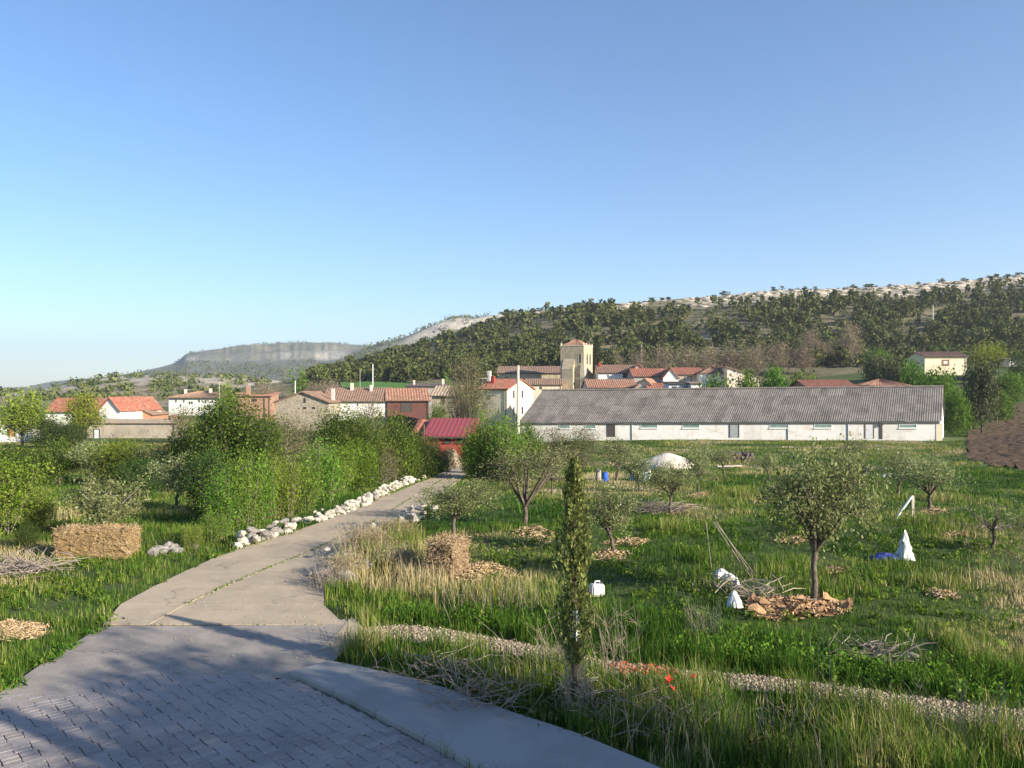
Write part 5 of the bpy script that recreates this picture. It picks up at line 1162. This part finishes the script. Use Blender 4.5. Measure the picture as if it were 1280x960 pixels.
# broad dead leaves and bark pieces by the big tree
M['dead_leaf'] = rough_mat('bark_pieces', (.36, .215, .11), [(6, (.2, .11, .055), .42, .62), (15, (.52, .36, .22), .55, .7)], (12, .8, .04), .9, 'object', .3)
def bark_piece(px, py, w, label, seed):
    r = random.Random(seed); b = gp(px, py); mb = MB(); n = 7; v = []
    for i in range(n):
        for j in range(4):
            t = i / (n - 1); v.append(((t - .5) * w, (j - 1.5) * w * .16 * (1 - abs(t - .5)), w * .15 * math.sin(math.pi * j / 3) + r.uniform(-.02, .05) + .07 * math.sin(t * 5 + seed)))
    top = len(v); v += [(x, y, z - .02) for x, y, z in v]; f = []
    for i in range(n - 1):
        for j in range(3): k = i * 4 + j; f += [(k, k + 4, k + 5, k + 1), (top + k + 1, top + k + 5, top + k + 4, top + k)]
    mb.add(v, f); o = mb.obj('bark_slab', M['dead_leaf']); o.location = b + Vector((0, 0, .05)); o.rotation_euler = (r.uniform(-.3, .5), r.uniform(-.3, .3), r.uniform(-.8, .8)); return tag(o, label, 'bark slab', 'bark slabs heaped round the largest fruit tree')
for i, (x, y, w) in enumerate([(948, 768, .5), (962, 760, .6), (975, 767, .55), (958, 752, .5), (984, 757, .4), (1000, 755, .5), (1006, 766, .45), (1030, 760, .4), (1044, 754, .6), (1052, 762, .5), (938, 756, .4), (1024, 768, .4)]):
    bark_piece(x, y, w, 'brown curled slab of bark lying in the heap round the largest fruit tree', i)

# ------------------------------------------------------------------ small things in the orchard
M['white_paint'] = rough_mat('white_plastic_sheet', (.64, .63, .61), [(5, (.48, .47, .44), .48, .66)], (6, .3, .02), .45)
M['blue'] = rough_mat('blue_plastic', (.03, .10, .42), [(4, (.02, .06, .28), .5, .7)], None, .45)
M['blue_tarp'] = rough_mat('dark_blue_tarp', (.02, .035, .22), [(4, (.015, .025, .13), .5, .7)], (8, .6, .04), .6)
M['pale_blue'] = rough_mat('pale_blue_plastic', (.35, .50, .66), [(4, (.5, .6, .7), .5, .7)], None, .5)
M['green_plastic'] = rough_mat('green_plastic', (.10, .20, .12), [(4, (.07, .14, .09), .5, .7)], None, .5)
M['wood_pale'] = rough_mat('bleached_wood', (.50, .45, .38), [(4, (.36, .31, .25), .42, .65, (1, 1, .1))], (20, .5, .02), .9)
M['wood_log'] = rough_mat('dark_logs', (.16, .12, .10), [(5, (.3, .25, .22), .5, .65), (9, (.07, .05, .04), .5, .7)], (14, .9, .04), .92)
M['tarp'] = rough_mat('dusty_white_tarp', (.56, .51, .44), [(1.5, (.42, .37, .30), .42, .62), (6, (.64, .6, .53), .5, .7)], (4, .9, .1), .85)
def cloth_lump(name, px, py, w, d, h_, label, m_, cat, seed=1, peak=1.6, n=16, sy=1.):
    jit = .12 if name == 'tarp_mound' else 1.
    b = gp(px, py); V = []
    for i in range(n):
        for j in range(n):
            u, v = i / (n - 1) * 2 - 1, j / (n - 1) * 2 - 1; a = math.atan2(v, u); r = max(abs(u), abs(v))
            rr = r * (1 + .5 * (fbm(math.cos(a) * 1.5 + seed, math.sin(a) * 1.5 + 3, 3) - .45) * r); x, y = rr * math.cos(a) * w / 2, rr * math.sin(a) * d / 2
            z = h_ * max(0, 1 - r ** (1 / peak)) ** 1. if peak < 1 else h_ * (1 - r) ** (1 / peak)
            z += .1 * h_ * (fbm(u * 4 + seed, v * 4, 3) - .5) * (1 - r) + .10 * h_ * (fbm(a * 1.6 + seed, r * 2, 3) - .45) * r
            V.append((x + .03 * w * random.gauss(0, 1) * jit, y + .03 * w * random.gauss(0, 1) * jit, z + .03 * jit * h_ * random.gauss(0, 1) * (r < .95)))
    o = link(name, npmesh(name, V, grid_faces(n, n), smooth=name != 'white_bag'), None, [m_]); o.location = b; return tag(o, label, cat)
cloth_lump('white_cloth', 1131, 699, .5, .4, .85, 'pointed white cloth standing in the grass like a cone', M['white_paint'], 'cloth', 2, 1.05)
cloth_lump('blue_tarp', 1106, 699, .85, .4, .2, 'crumpled dark blue tarp lying left of the white cone', M['blue_tarp'], 'tarp', 4, 2.2)
cloth_lump('white_bag', 902, 722, .42, .36, .24, 'white plastic bag on the brush heap in the middle of the orchard', M['white_paint'], 'bag', 1, 2.4)
cloth_lump('white_bag', 912, 724, .32, .3, .16, 'smaller white bag right of the first one on the brush heap', M['white_paint'], 'bag', 3, 2.2)
cloth_lump('white_bag', 918, 758, .36, .3, .36, 'knotted white plastic bag in the grass left of the bark slabs', M['white_paint'], 'bag', 6, 1.6)
cloth_lump('white_scrap', 921, 739, .16, .12, .34, 'small upright white scrap above the knotted bag', M['white_paint'], 'scrap', 7, 2.4)
# white canister left of the middle
b = gp(746, 744); e = empty('canister', b - Vector((0, 0, .03)), 'square white plastic canister lying behind the slim cypress', 'canister', None, .4)
me = MB().box(-.16, .16, -.11, .11, .02, .29).mesh('body'); bm = bmesh.new(); bm.from_mesh(me); bmesh.ops.bevel(bm, geom=bm.edges, offset=.03, segments=2, affect='EDGES'); bm.to_mesh(me); bm.free()
link('body', me, e, [M['white_paint']]); MB().tube([(-.06, 0, .28), (-.05, 0, .35), (.07, 0, .35), (.08, 0, .28)], .018, 5).obj('handle', M['white_paint'], e); MB().tube([(.11, 0, .285), (.11, 0, .33)], .035, 8).obj('cap', M['frame_dark'], e)
cloth_lump('straw_tuft', 738, 741, .3, .25, .12, 'lump of brown litter beside the white canister', M['dead_leaf'], 'litter', 9, 2.)
# tarp covered mound
cloth_lump('tarp_mound', 834, 585, 4.2, 3., 1.15, 'big mound covered by a dusty white tarp at the back of the orchard', M['tarp'], 'mound', 5, 1.9, 26)
mb = MB()
for x in (-.8, .1, .9): pass
# logs
e = empty('log_pile', gp(921, 576), 'pile of dark logs with pale cut ends by the shed grass', 'log pile')
lm = MB().tube([(0, -.9, 0), (0, .9, 0)], .13, 8).mesh('log'); lm.materials.append(M['wood_log'])
r = random.Random(5)
for k in range(3):
    for i in range(10 - k):
        o = bpy.data.objects.new('log', lm); COL.objects.link(o); o.parent = e; o.location = ((i - 4.5 + k * .5) * .27, r.uniform(-.15, .15), .13 + k * .23); o.rotation_euler = (0, 0, r.uniform(-.12, .12)); s = r.uniform(.8, 1.1); o.scale = (s, 1, s)
def plank(px, py, px2, py2, w, th, label, lift=.3, name='plank'):
    a, b = gp(px, py), gp(px2, py2); a.z += lift; b.z += lift; d = (b - a); mb = MB()
    n = d.cross(Vector((0, 0, 1))).normalized() * w / 2; up = Vector((0, 0, th))
    mb.add([a - n, a + n, b + n, b - n, a - n + up, a + n + up, b + n + up, b - n + up], [(3, 2, 1, 0), (4, 5, 6, 7), (0, 1, 5, 4), (1, 2, 6, 5), (2, 3, 7, 6), (3, 0, 4, 7)]); return tag(mb.obj(name, M['wood_pale']), label, 'plank')
plank(896, 588, 927, 587, .3, .06, 'pale plank lying in the grass in front of the log pile', .25)
plank(1062, 589, 1108, 591, .25, .06, 'long pale plank in the grass left of the spreading fruit tree', .25)
cloth_lump('white_bag', 1110, 596, .9, .4, .25, 'white plastic scrap at the end of the long pale plank', M['white_paint'], 'bag', 8, 2.4)
# leaning board on a post
b = gp(1141, 650); e = empty('propped_board', b, 'whitish board leaning against a short wooden post in the grass', 'board')
MB().box(-.04, .04, -.04, .04, -.1, .9).obj('post', M['wood_pale'], e)
mb = MB(); mb.add([(-.62, -.06, .02), (-.62, .04, .02), (-.02, .04, .86), (-.02, -.06, .86), (-.66, -.06, .05), (-.66, .04, .05), (-.06, .04, .89), (-.06, -.06, .89)], [(0, 1, 2, 3), (7, 6, 5, 4), (0, 3, 7, 4), (1, 5, 6, 2), (3, 2, 6, 7), (0, 4, 5, 1)])
mb.obj('board', M['frame_white'], e)
def barrel(px, py, r_, h_, m_, label, name='barrel', cat='barrel'):
    e = empty(name, gp(px, py), label, cat); MB().tube([(0, 0, 0), (0, 0, h_ * .1), (0, 0, h_ * .3), (0, 0, h_ * .33), (0, 0, h_ * .66), (0, 0, h_ * .7), (0, 0, h_)], [r_ * .92, r_, r_, r_ * 1.05, r_ * 1.05, r_, r_ * .95], 14).obj('body', m_, e)
    MB().tube([(0, 0, h_ + .002), (0, 0, h_ + .05)], [r_, r_ * .98], 14).obj('lid', m_, e)
barrel(756, 602, .19, .5, M['blue'], 'bright blue barrel under the fruit tree by the shed bushes')
barrel(748, 600, .16, .62, M['wood_pale'], 'pale drum left of the bright blue barrel')
barrel(796, 600, .24, .62, M['green_plastic'], 'green water butt left of the white tarp mound')
barrel(806, 601, .17, .46, M['pale_blue'], 'pale blue drum right of the green water butt')
barrel(811, 600, .13, .58, M['white_paint'], 'small white drum at the corner of the white tarp mound')
barrel(790, 600, .14, .34, M['pale_blue'], 'short pale blue tub left of the green water butt')

# ------------------------------------------------------------------ brush heaps and dry stalks
def sticks(name, px, py, w, h_, n, label, m_='dead_brush', rad=.008, seed=1, cat='brush heap', asp=.7, kind=None, up=.35):
    r = random.Random(seed); b = gp(px, py); mb = MB()
    for i in range(n):
        a = Vector((r.gauss(0, .28) * w, r.gauss(0, .28) * w * asp, abs(r.gauss(0, .3)) * h_)); d = Vector((r.gauss(0, 1), r.gauss(0, .8), abs(r.gauss(0, up)))).normalized(); L = r.uniform(.3, 1.) * w * .6
        c = a + d * L; c.z = min(c.z, h_ * 1.3); mb.tube([a, (a + c) / 2 + Vector((r.gauss(0, .05), r.gauss(0, .05), r.uniform(0, .12))) * L, c], [rad * r.uniform(.7, 1.6), rad, rad * .5], 3, cap=False)
    o = mb.obj(name, M[m_]); o.location = b; return tag(o, label, cat, None, kind)
sticks('brush_heap', 24, 716, 1.9, .38, 200, 'grey heap of dead brush at the left edge of the picture', 'dead_brush', .010, 1)
sticks('brush_heap', 918, 742, 1.3, .42, 50, 'brush heap of cut branches with white bags on it', 'dead_brush', .012, 2, up=.5)
sticks('branch_pile', 948, 748, 1.3, .3, 40, 'cut branches leading from the brush heap to the bark slabs', 'dry_stem', .010, 3)
sticks('brush_heap', 820, 640, 2.2, .4, 160, 'low grey brush heap under the dense low fruit tree', 'dead_brush', .010, 4)
sticks('brush_heap', 1090, 822, 1.2, .3, 120, 'tangle of dead stems above the gravel path', 'dead_brush', .008, 5)
sticks('brush_heap', 1230, 664, 1.6, .3, 70, 'dead branches left of the leafless tree', 'dead_brush', .008, 6)
sticks('twig_heap', 600, 884, 1.3, .5, 150, 'grey twigs arching over the pavement edge', 'dead_brush', .006, 7, up=.4)
sticks('twig_heap', 545, 852, 1.3, .4, 120, 'dark dead twigs at the pavement edge left of the taller tangle', 'dead_brush', .005, 17, up=.4)
sticks('twig_heap', 800, 905, 1.4, .4, 120, 'dead twigs in the tall grass below the poppies', 'dead_brush', .006, 8, up=.4)
sticks('twig_heap', 405, 732, .9, .4, 70, 'dead twigs at the bend of the lane', 'dead_brush', .006, 9)
# leaning sticks by the brush heap
b = gp(890, 716); e = empty('garden_stakes', b, 'thin stakes leaning together beside the brush heap', 'stakes')
for i, (dx, lx) in enumerate([(-.05, .0), (.05, .9), (.1, 1.05), (.15, .95)]):
    MB().tube([(lx, -.1 * i, 0), (dx + (0 if i else -.1), .05 * i, 1.3)], .009, 4).obj('stake', M['dead_brush'], e)
def stalks(name, px, py, w, d, h0, h1, n, label, m_='dry_stem', rad=.005, seed=1, branch=4, lean=.3):
    r = random.Random(seed); b = gp(px, py); mb = MB()
    for i in range(n):
        a = Vector((r.gauss(0, .4) * w, r.gauss(0, .4) * d, -.02)); H = r.uniform(h0, h1); ln = Vector((r.gauss(0, lean), r.gauss(0, lean), 0)) * H
        c = a + ln + Vector((0, 0, H)); m = (a + c) / 2 - ln * .15; pts = bez(a, m, c, 5); mb.tube(pts, [rad, rad, rad * .8, rad * .7, rad * .5], 3, cap=False)
        for k in range(branch):
            s0 = pts[r.choice((2, 3, 3))]; e_ = s0 + Vector((r.gauss(0, .16), r.gauss(0, .16), r.uniform(.1, .35))) * H * .6; mb.tube([s0, (s0 + e_) / 2, e_], [rad * .6, rad * .5, rad * .35], 3, cap=False)
    o = mb.obj(name, M[m_]); o.location = b; return tag(o, label, 'dry weeds', None, 'stuff')
stalks('dry_stalks', 762, 846, .5, .35, .7, 1.35, 26, 'tall pale branching dry stalks right of the slim cypress', seed=1, lean=.25)
stalks('dry_stalks', 690, 848, .7, .35, .5, 1.1, 34, 'dry arching stalks left of the slim cypress', seed=2, lean=.45, branch=3)
stalks('dry_stalks', 1200, 935, .9, .4, .5, 1.0, 26, 'dry seed stalks at the lower right', 'dead_brush', seed=3)
stalks('dry_stalks', 1030, 875, .3, .3, .9, 1.5, 6, 'lone tall dry stems by the gravel path', seed=4, branch=1, lean=.1)
stalks('dry_stalks', 470, 712, 1.3, .8, .4, .8, 130, 'dry reddish stems covering the tumbled wall', seed=5, branch=2, lean=.15)
stalks('dry_stalks', 452, 690, .9, 1.1, .6, 1.0, 150, 'tall dry weeds standing on the tumbled wall at the bend', 'dry_stem', seed=15, branch=3, lean=.14)
stalks('dry_stalks', 415, 735, .5, .7, .4, .7, 80, 'dry weeds overhanging the lane at the bend', 'dead_brush', seed=16, branch=3, lean=.2)
stalks('dry_stalks', 640, 770, 2., .9, .4, .8, 90, 'pale dry grass stems in front of the upright bale', seed=6, branch=1, lean=.2)
stalks('dry_stalks', 880, 800, .5, .4, .5, .9, 40, 'tuft of pale dry grass in the orchard', seed=7, branch=1, lean=.2)
stalks('dry_stalks', 900, 930, 2., .5, .4, .9, 60, 'thin pale stems in the tall verge grass', seed=8, branch=1, lean=.2)
stalks('dry_stalks', 1260, 720, .7, .6, .4, .8, 40, 'dry stems at the right edge of the orchard', seed=9, branch=1, lean=.2)
stalks('dry_stalks', 430, 815, .5, .3, .3, .6, 24, 'dry stems at the tip of the grassy verge', seed=10, branch=1, lean=.3)
# tree standing just outside the frame: its open crown dapples the pavers
K['shade'].put(Vector((13.6, .4, -.1)), 9.6, 2.9, 'tall open tree shading the pavement', 'tree', None, 1.)
K['shade'].put(Vector((16.4, -1.0, -.1)), 10.4, 2.9, 'taller tree behind the one shading the pavement', 'tree', None, 2.)
# poppies
M['poppy'] = rough_mat('poppy_petals', (.60, .025, .015), [(9, (.45, .015, .01), .5, .7)], None, .6)
M['stem_green'] = rough_mat('green_stem', (.06, .11, .03), (), None, .7)
pet = MB()
for k in range(4):
    a = k * math.pi / 2; pet.add([(0, 0, 0), (.035 * math.cos(a - .6), .035 * math.sin(a - .6), .02), (.055 * math.cos(a), .055 * math.sin(a), .035), (.035 * math.cos(a + .6), .035 * math.sin(a + .6), .02)], [(0, 1, 2, 3)])
pet = pet.mesh('petals'); pet.materials.append(M['poppy'])
for i, (px, py, hh, lab) in enumerate([(834, 876, .42, 'red poppy above the other red flower of the pair in the verge'), (838, 884, .36, 'lower red poppy of the pair in the verge'), (830, 879, .40, 'red poppy at the left of the pair in the verge'), (865, 872, .40, 'single red poppy right of the pair in the verge')]):
    e = empty('poppy', gp(px, py + 9), lab, 'poppy', 'red poppies in the verge'); MB().tube([(0, 0, 0), (.02, 0, hh)], .004, 3).obj('stem', M['stem_green'], e); o = link('petals', pet, e); o.location = (.02, 0, hh); o.rotation_euler = (.7, .2, i); o.scale = (1.25,) * 3

# ------------------------------------------------------------------ poles
M['pole_concrete'] = rough_mat('concrete_pole', (.52, .48, .40), [(2, (.42, .38, .32), .45, .65)], (20, .3, .02), .9)
M['pole_wood'] = rough_mat('grey_pole', (.40, .37, .33), [(2, (.3, .27, .24), .45, .65)], (20, .3, .02), .9)
def pole(px, pt, D, r0, label, m_='pole_wood', pb=None, arm=0, cat='utility pole', base=None):
    x = (px - CX) / F * D; z0 = gz(x, D) - .3 if base is None else base; zt = EYE - (pt - HY) / F * D
    e = empty('utility_pole', (x, D, z0), label, cat); MB().tube([(0, 0, 0), (0, 0, zt - z0)], [r0, r0 * .7], 8).obj('shaft', M[m_], e)
    if arm:
        MB().box(-arm, arm, -.06, .06, zt - z0 - .5, zt - z0 - .38).obj('crossarm', M[m_], e)
        for s in (-.85, 0, .85): MB().tube([(arm * s, 0, zt - z0 - .377), (arm * s, 0, zt - z0 - .15)], [.05, .06], 6).obj('insulator', M['glass'], e)
    return e
pole(647.5, 457, 108, .26, 'thick pale concrete pole at the left end of the long shed', 'pole_concrete')
pole(466, 455, 215, .17, 'white pole standing in the green field below the pines', 'frame_white')
pole(450, 462, 225, .10, 'thin grey pole left of the white pole in the field', 'pole_wood')
pole(274, 476, 190, .12, 'thin pole right of the three storey white house', 'pole_wood')
pole(369, 476, 180, .14, 'thin pale pole above the wide stone gable', 'frame_white')
pole(802, 430, 238, .12, 'grey pole in front of the bare trees above the village', 'pole_wood')
pole(603, 470, 150, .06, 'thin television mast beside the red roof by the concrete pole', 'pole_wood', arm=.9)
b = hill1.xyz([1166], [.36])[0]
e = empty('utility_pole', b - (0, 0, .4), 'pale utility pole high among the pines on the right', 'utility pole'); MB().tube([(0, 0, 0), (0, 0, 10)], [.26, .18], 8).obj('shaft', M['pole_concrete'], e)
pole(530, 530, 62, .06, 'thin rusty pole by the crimson roofed shed', 'frame_brown')
# pole standing just outside the frame on the right: its shadow falls across the pavers
e = empty('utility_pole', (7.8, 2.2, -.2), 'concrete pole at the street side', 'utility pole'); MB().tube([(0, 0, 0), (0, 0, 7.2)], [.24, .17], 10).obj('shaft', M['pole_concrete'], e)

# ------------------------------------------------------------------ grass
Lroad = [edge_at('L', p) for p in st_py]; Rroad = [edge_at('R', p) for p in st_py]
Proad = np.array([tuple(p)[:2] for p in Lroad + Rroad[::-1]])
Pap = poly(APRON); Psw = np.concatenate([wo, wi[::-1]]); Pwedge = poly([(398, 815), (440, 805), (453, 786), (440, 772), (425, 790)])
VERGE = poly([(412, 832), (405, 812), (445, 803), (500, 804), (560, 809), (630, 819), (700, 831), (770, 845), (850, 857), (960, 867), (1060, 883), (1160, 900), (1280, 916), (1500, 950), (1500, 1300), (830, 1000), (700, 922), (600, 888), (500, 855), (445, 841)])
LUSH = poly([(396, 742), (400, 760), (440, 778), (500, 778), (560, 784), (630, 796), (770, 825), (960, 843), (1280, 886), (1500, 915), (1500, 855), (1280, 835), (1000, 800), (800, 770), (600, 752), (470, 738)])
DRYL = poly([(-80, 735), (-80, 676), (60, 676), (110, 712), (90, 735)])
DRYR = poly([(430, 738), (425, 705), (470, 672), (520, 668), (540, 700), (560, 735), (620, 735), (720, 750), (760, 790), (620, 768), (480, 740)])
SAW = poly([(-8, 778), (20, 775), (60, 782), (52, 799), (0, 801)])
Pmul = [poly(p) for p in ([(742, 693), (760, 686), (785, 690), (775, 700), (750, 700)], [(936, 766), (960, 748), (1015, 746), (1064, 755), (1050, 770), (960, 778)], [(640, 664), (670, 655), (690, 668), (690, 680), (650, 672)], [(825, 640), (858, 630), (868, 632), (845, 645)], [(1145, 641), (1170, 633), (1188, 640), (1165, 645)], [(570, 722), (592, 705), (612, 704), (650, 722), (600, 728)])]
Pbale = [poly([(66, 699), (178, 699), (178, 680), (66, 680)])]
def grass_band(name, y0, y1, per_m2, blades, wid, seed, label, hs=1.):
    r = np.random.default_rng(seed); A = .5 * 1.36 * ((y1 + 1) ** 2 - (y0 + 1) ** 2); n = int(A * per_m2)
    y = np.sqrt(r.uniform((y0) ** 2, (y1) ** 2, n)); x = r.uniform(-.66, .66, n) * (y + 1.2)
    bad = inside(Proad, x, y) | inside(Pap, x, y) | inside(Psw, x, y) | inside(Ppav, x, y) | inside(Pwedge, x, y) | inside(Pgrav, x, y) | inside(Pf, x, y) | inside(SAW, x, y)
    bad |= (y > SD - 2 - x * .158) & (x > 0)
    for m in Pmul: bad |= inside(m, x, y) & (r.random(n) < .85)
    x, y = x[~bad], y[~bad]; n = len(x)
    n1, n2, n3 = fbm(x * .35 + 3, y * .35, 3), fbm(x * 1.1, y * 1.1 + 7, 3), fbm(x * .12 + 9, y * .12, 3)
    vg, lu, dl, dr = inside(VERGE, x, y), inside(LUSH, x, y), inside(DRYL, x, y), inside(DRYR, x, y)
    h = .11 + .27 * sst(.36, .62, n2) * sst(.3, .6, n1); h = np.where(y > 60, h * .75, h)
    tn = .40 + (n1 - .47) * 1.2 + (n3 - .47) * 1.3 + .13 * sst(30, 60, y)
    h = np.where(vg, .26 + .36 * n2, h); tn = np.where(vg, .41 + (n2 - .45) * 1.0, tn)
    h = np.where(lu, .22 + .26 * n2, h); tn = np.where(lu, .33 + (n1 - .45) * .8, tn)
    left = x < np.interp(y, [12, 17, 24, 30, 48], [-8, -8, -7.5, -8, -3.5]); h = np.where(left & (y < 30), .10 + .14 * n2, h); tn = np.where(left & (y < 30), .40 + (n2 - .45) * .6, tn)
    h = np.where(dl, .10 + .12 * n2, h); tn = np.where(dl, .72 + (n2 - .45), tn)
    h = np.where(dr, .36 + .5 * n2, h); tn = np.where(dr, .74 + (n1 - .47) * 1.1, tn)
    dry = (~lu & ~vg & ~left) & (n3 + .25 * (n2 - .45) > .56); h = np.where(dry, h * .55, h); tn = np.where(dry, tn + .26, tn)
    tn = np.where(vg & (r.random(n) < .11), .80, tn); h = h * np.where(r.random(n) < .12, 1.45, 1.)
    thin = (n2 < .41) & (r.random(n) < .7); h = np.where(thin, h * .45, h)
    k = np.repeat(np.arange(n), blades); N_ = len(k); sp = .55 / math.sqrt(per_m2)
    bx, by = x[k] + r.normal(0, sp, N_), y[k] + r.normal(0, sp, N_)
    ok = ~(inside(Proad, bx, by) | inside(Pgrav, bx, by) | inside(Psw, bx, by) | inside(Pap, bx, by)) | (r.random(N_) < .04)
    k, bx, by = k[ok], bx[ok], by[ok]; N_ = len(k)
    bz = g(bx, by) - .03; H = h[k] * r.uniform(.45, 1.25, N_) * hs; az = r.uniform(0, 6.283, N_); ln = np.abs(r.normal(0, .42, N_)) * H
    T = np.clip(tn[k] + r.normal(0, .13, N_) + (r.random(N_) < .06) * .35, 0, 1); wd = wid * r.uniform(.6, 1.3, N_)
    ca_, sa_ = np.cos(az), np.sin(az); px_, py_ = -sa_ * wd * .5, ca_ * wd * .5
    b0 = np.stack([bx - px_, by - py_, bz], 1); b1 = np.stack([bx + px_, by + py_, bz], 1)
    m0 = np.stack([bx + ca_ * ln * .3 - px_ * .8, by + sa_ * ln * .3 - py_ * .8, bz + H * .6], 1); m1 = np.stack([bx + ca_ * ln * .3 + px_ * .8, by + sa_ * ln * .3 + py_ * .8, bz + H * .6], 1)
    tp = np.stack([bx + ca_ * ln, by + sa_ * ln, bz + H], 1); tq = tp + np.stack([px_, py_, px_ * 0], 1) * .2
    if y0 >= 30:
        V = np.stack([b0, b1, tp + (m1 - m0) * .3, tp], 1).reshape(-1, 3); T = T[:, None].repeat(1, 1)[:, 0]
        tag(link(name, npmesh(name, V, np.arange(4 * N_).reshape(N_, 4), T), None, [M['grass']]), label, kind='stuff'); return
    V = np.stack([b0, b1, m1, m0, tq, tp], 1).reshape(-1, 3); i = np.arange(N_)[:, None] * 6
    Fc = np.concatenate([i + [0, 1, 2, 3], i + [3, 2, 4, 5]], 1).reshape(-1, 4)
    tag(link(name, npmesh(name, V, Fc, np.repeat(T, 2)), None, [M['grass']]), label, kind='stuff')
grass_band('grass', 9.8, 17, 42, 18, .011, 1, 'tall grass and weeds of the verge and the near bank', 1.)
grass_band('grass', 17, 30, 18, 14, .016, 2, 'lush orchard grass around the nearest trees')
grass_band('grass', 30, 58, 9, 12, .030, 3, 'orchard grass between the fruit trees')
grass_band('grass', 58, 128, 2.4, 10, .065, 4, 'far orchard grass up to the long shed', 1.05)

# weeds along the joint of the lane and its edges
def edge_weeds(name, line, n, wid, hgt, label, seed, T0=.4):
    r = np.random.default_rng(seed); P = resample(line, 200); i = r.integers(0, 199, n); t = r.random(n)
    m = np.array([vnoise(a / 9., seed) for a in i]) > .42; i, t = i[m], t[m]; n = len(i)
    c = P[i] * (1 - t)[:, None] + P[i + 1] * t[:, None] + r.normal(0, wid, (n, 2)); z = g(c[:, 0], c[:, 1]) + .015
    V, Fc = leaf_quads(np.stack([c[:, 0], c[:, 1], z + hgt * .4 * r.random(n)], 1), hgt, r, .8, .25)
    tag(link(name, npmesh(name, V, Fc, np.clip(T0 + r.normal(0, .2, n), 0, 1)), None, [M['grass']]), label, kind='stuff')
edge_weeds('joint_weeds', [edge_at('C', p) for p in st_py[1:]], 2600, .035, .09, 'weeds growing in the long joint of the lane', 3, .45)
edge_weeds('edge_weeds', [edge_at('L', p) + Vector((-.02, 0, 0)) for p in st_py], 5200, .09, .14, 'grass creeping over the left edge of the lane', 5, .4)
edge_weeds('edge_weeds', [gp(*p) for p in [(128, 784), (60, 826), (0, 868), (-60, 895)]], 2600, .09, .13, 'grass creeping over the edge of the apron', 6, .4)
edge_weeds('kerb_weeds', [(*p, 0) for p in wi], 2600, .10, .14, 'grass creeping over the pavement', 7, .4)
edge_weeds('gutter_weeds', [(*p, 0) for p in wo], 500, .02, .04, 'small weeds along the kerb', 8, .35)

def weed_patch(name, region, n, leaf, hgt, mat_, label, seed, per=34, cut=.45):
    r = np.random.default_rng(seed); P = poly(region); lo, hi = P.min(0), np.minimum(P.max(0), 60); c = r.uniform(lo, hi, (n * 8, 2)); c = c[inside(P, c[:, 0], c[:, 1])]
    c = c[(fbm(c[:, 0] * .9 + seed, c[:, 1] * .9, 2) > cut * .75) & (np.abs(c[:, 0]) < .66 * (c[:, 1] + 1))][:n]; n = len(c); s = r.uniform(.4, 1.2, n) * hgt
    C = np.repeat(np.stack([c[:, 0], c[:, 1], g(c[:, 0], c[:, 1]) + s * .35], 1), per, 0) + r.normal(0, 1, (n * per, 3)) * np.repeat(s, per)[:, None] * (.45, .45, .32)
    V, Fc = leaf_quads(C, leaf, r, .8, .5); tag(link(name, npmesh(name, V, Fc, np.clip(.4 + r.normal(0, .2, n * per) + np.repeat(r.normal(0, .12, n), per), 0, 1)), None, [M[mat_]]), label, kind='stuff')
weed_patch('nettles', [(440, 772), (640, 788), (770, 822), (960, 840), (1280, 884), (1280, 850), (1000, 812), (800, 785), (600, 762)], 420, .07, .30, 'leaf_vivid', 'dark green leafy weeds along the far side of the gravel path', 31)
weed_patch('verge_weeds', [(430, 815), (640, 826), (780, 850), (1000, 880), (1280, 925), (1280, 1000), (830, 985), (700, 918), (560, 866)], 260, .055, .22, 'leaf_mid', 'leafy weeds mixed into the verge grass', 32)
weed_patch('bank_weeds', [(0, 700), (180, 700), (290, 690), (140, 760), (60, 815), (0, 850)], 160, .06, .14, 'leaf_vivid', 'low leafy weeds on the left bank', 33)
weed_patch('orchard_weeds', [(560, 680), (1280, 640), (1280, 840), (900, 790), (640, 745)], 340, .08, .2, 'leaf_vivid', 'leafy weeds in the orchard grass', 34)
sticks('dry_tuft', 722, 891, .42, 1.15, 520, 'brown dry grass bunched round the foot of the slim cypress', 'dry_stem', .006, 27, 'dry grass', .8, 'stuff', 2.2)

# ------------------------------------------------------------------ haze over the valley
hz = N('haze_air'); hv = hz.node('ShaderNodeVolumePrincipled'); hv.inputs['Color'].default_value = (.80, .88, 1., 1); hv.inputs['Density'].default_value = 1.5e-4; hv.inputs['Anisotropy'].default_value = .2
hz.l.new(hv.outputs[0], hz.out.inputs['Volume'])
tag(MB().box(-9500, 9500, -400, 7600, -40, 420).obj('haze', hz.m), 'thin haze softening the distant hills', kind='stuff')
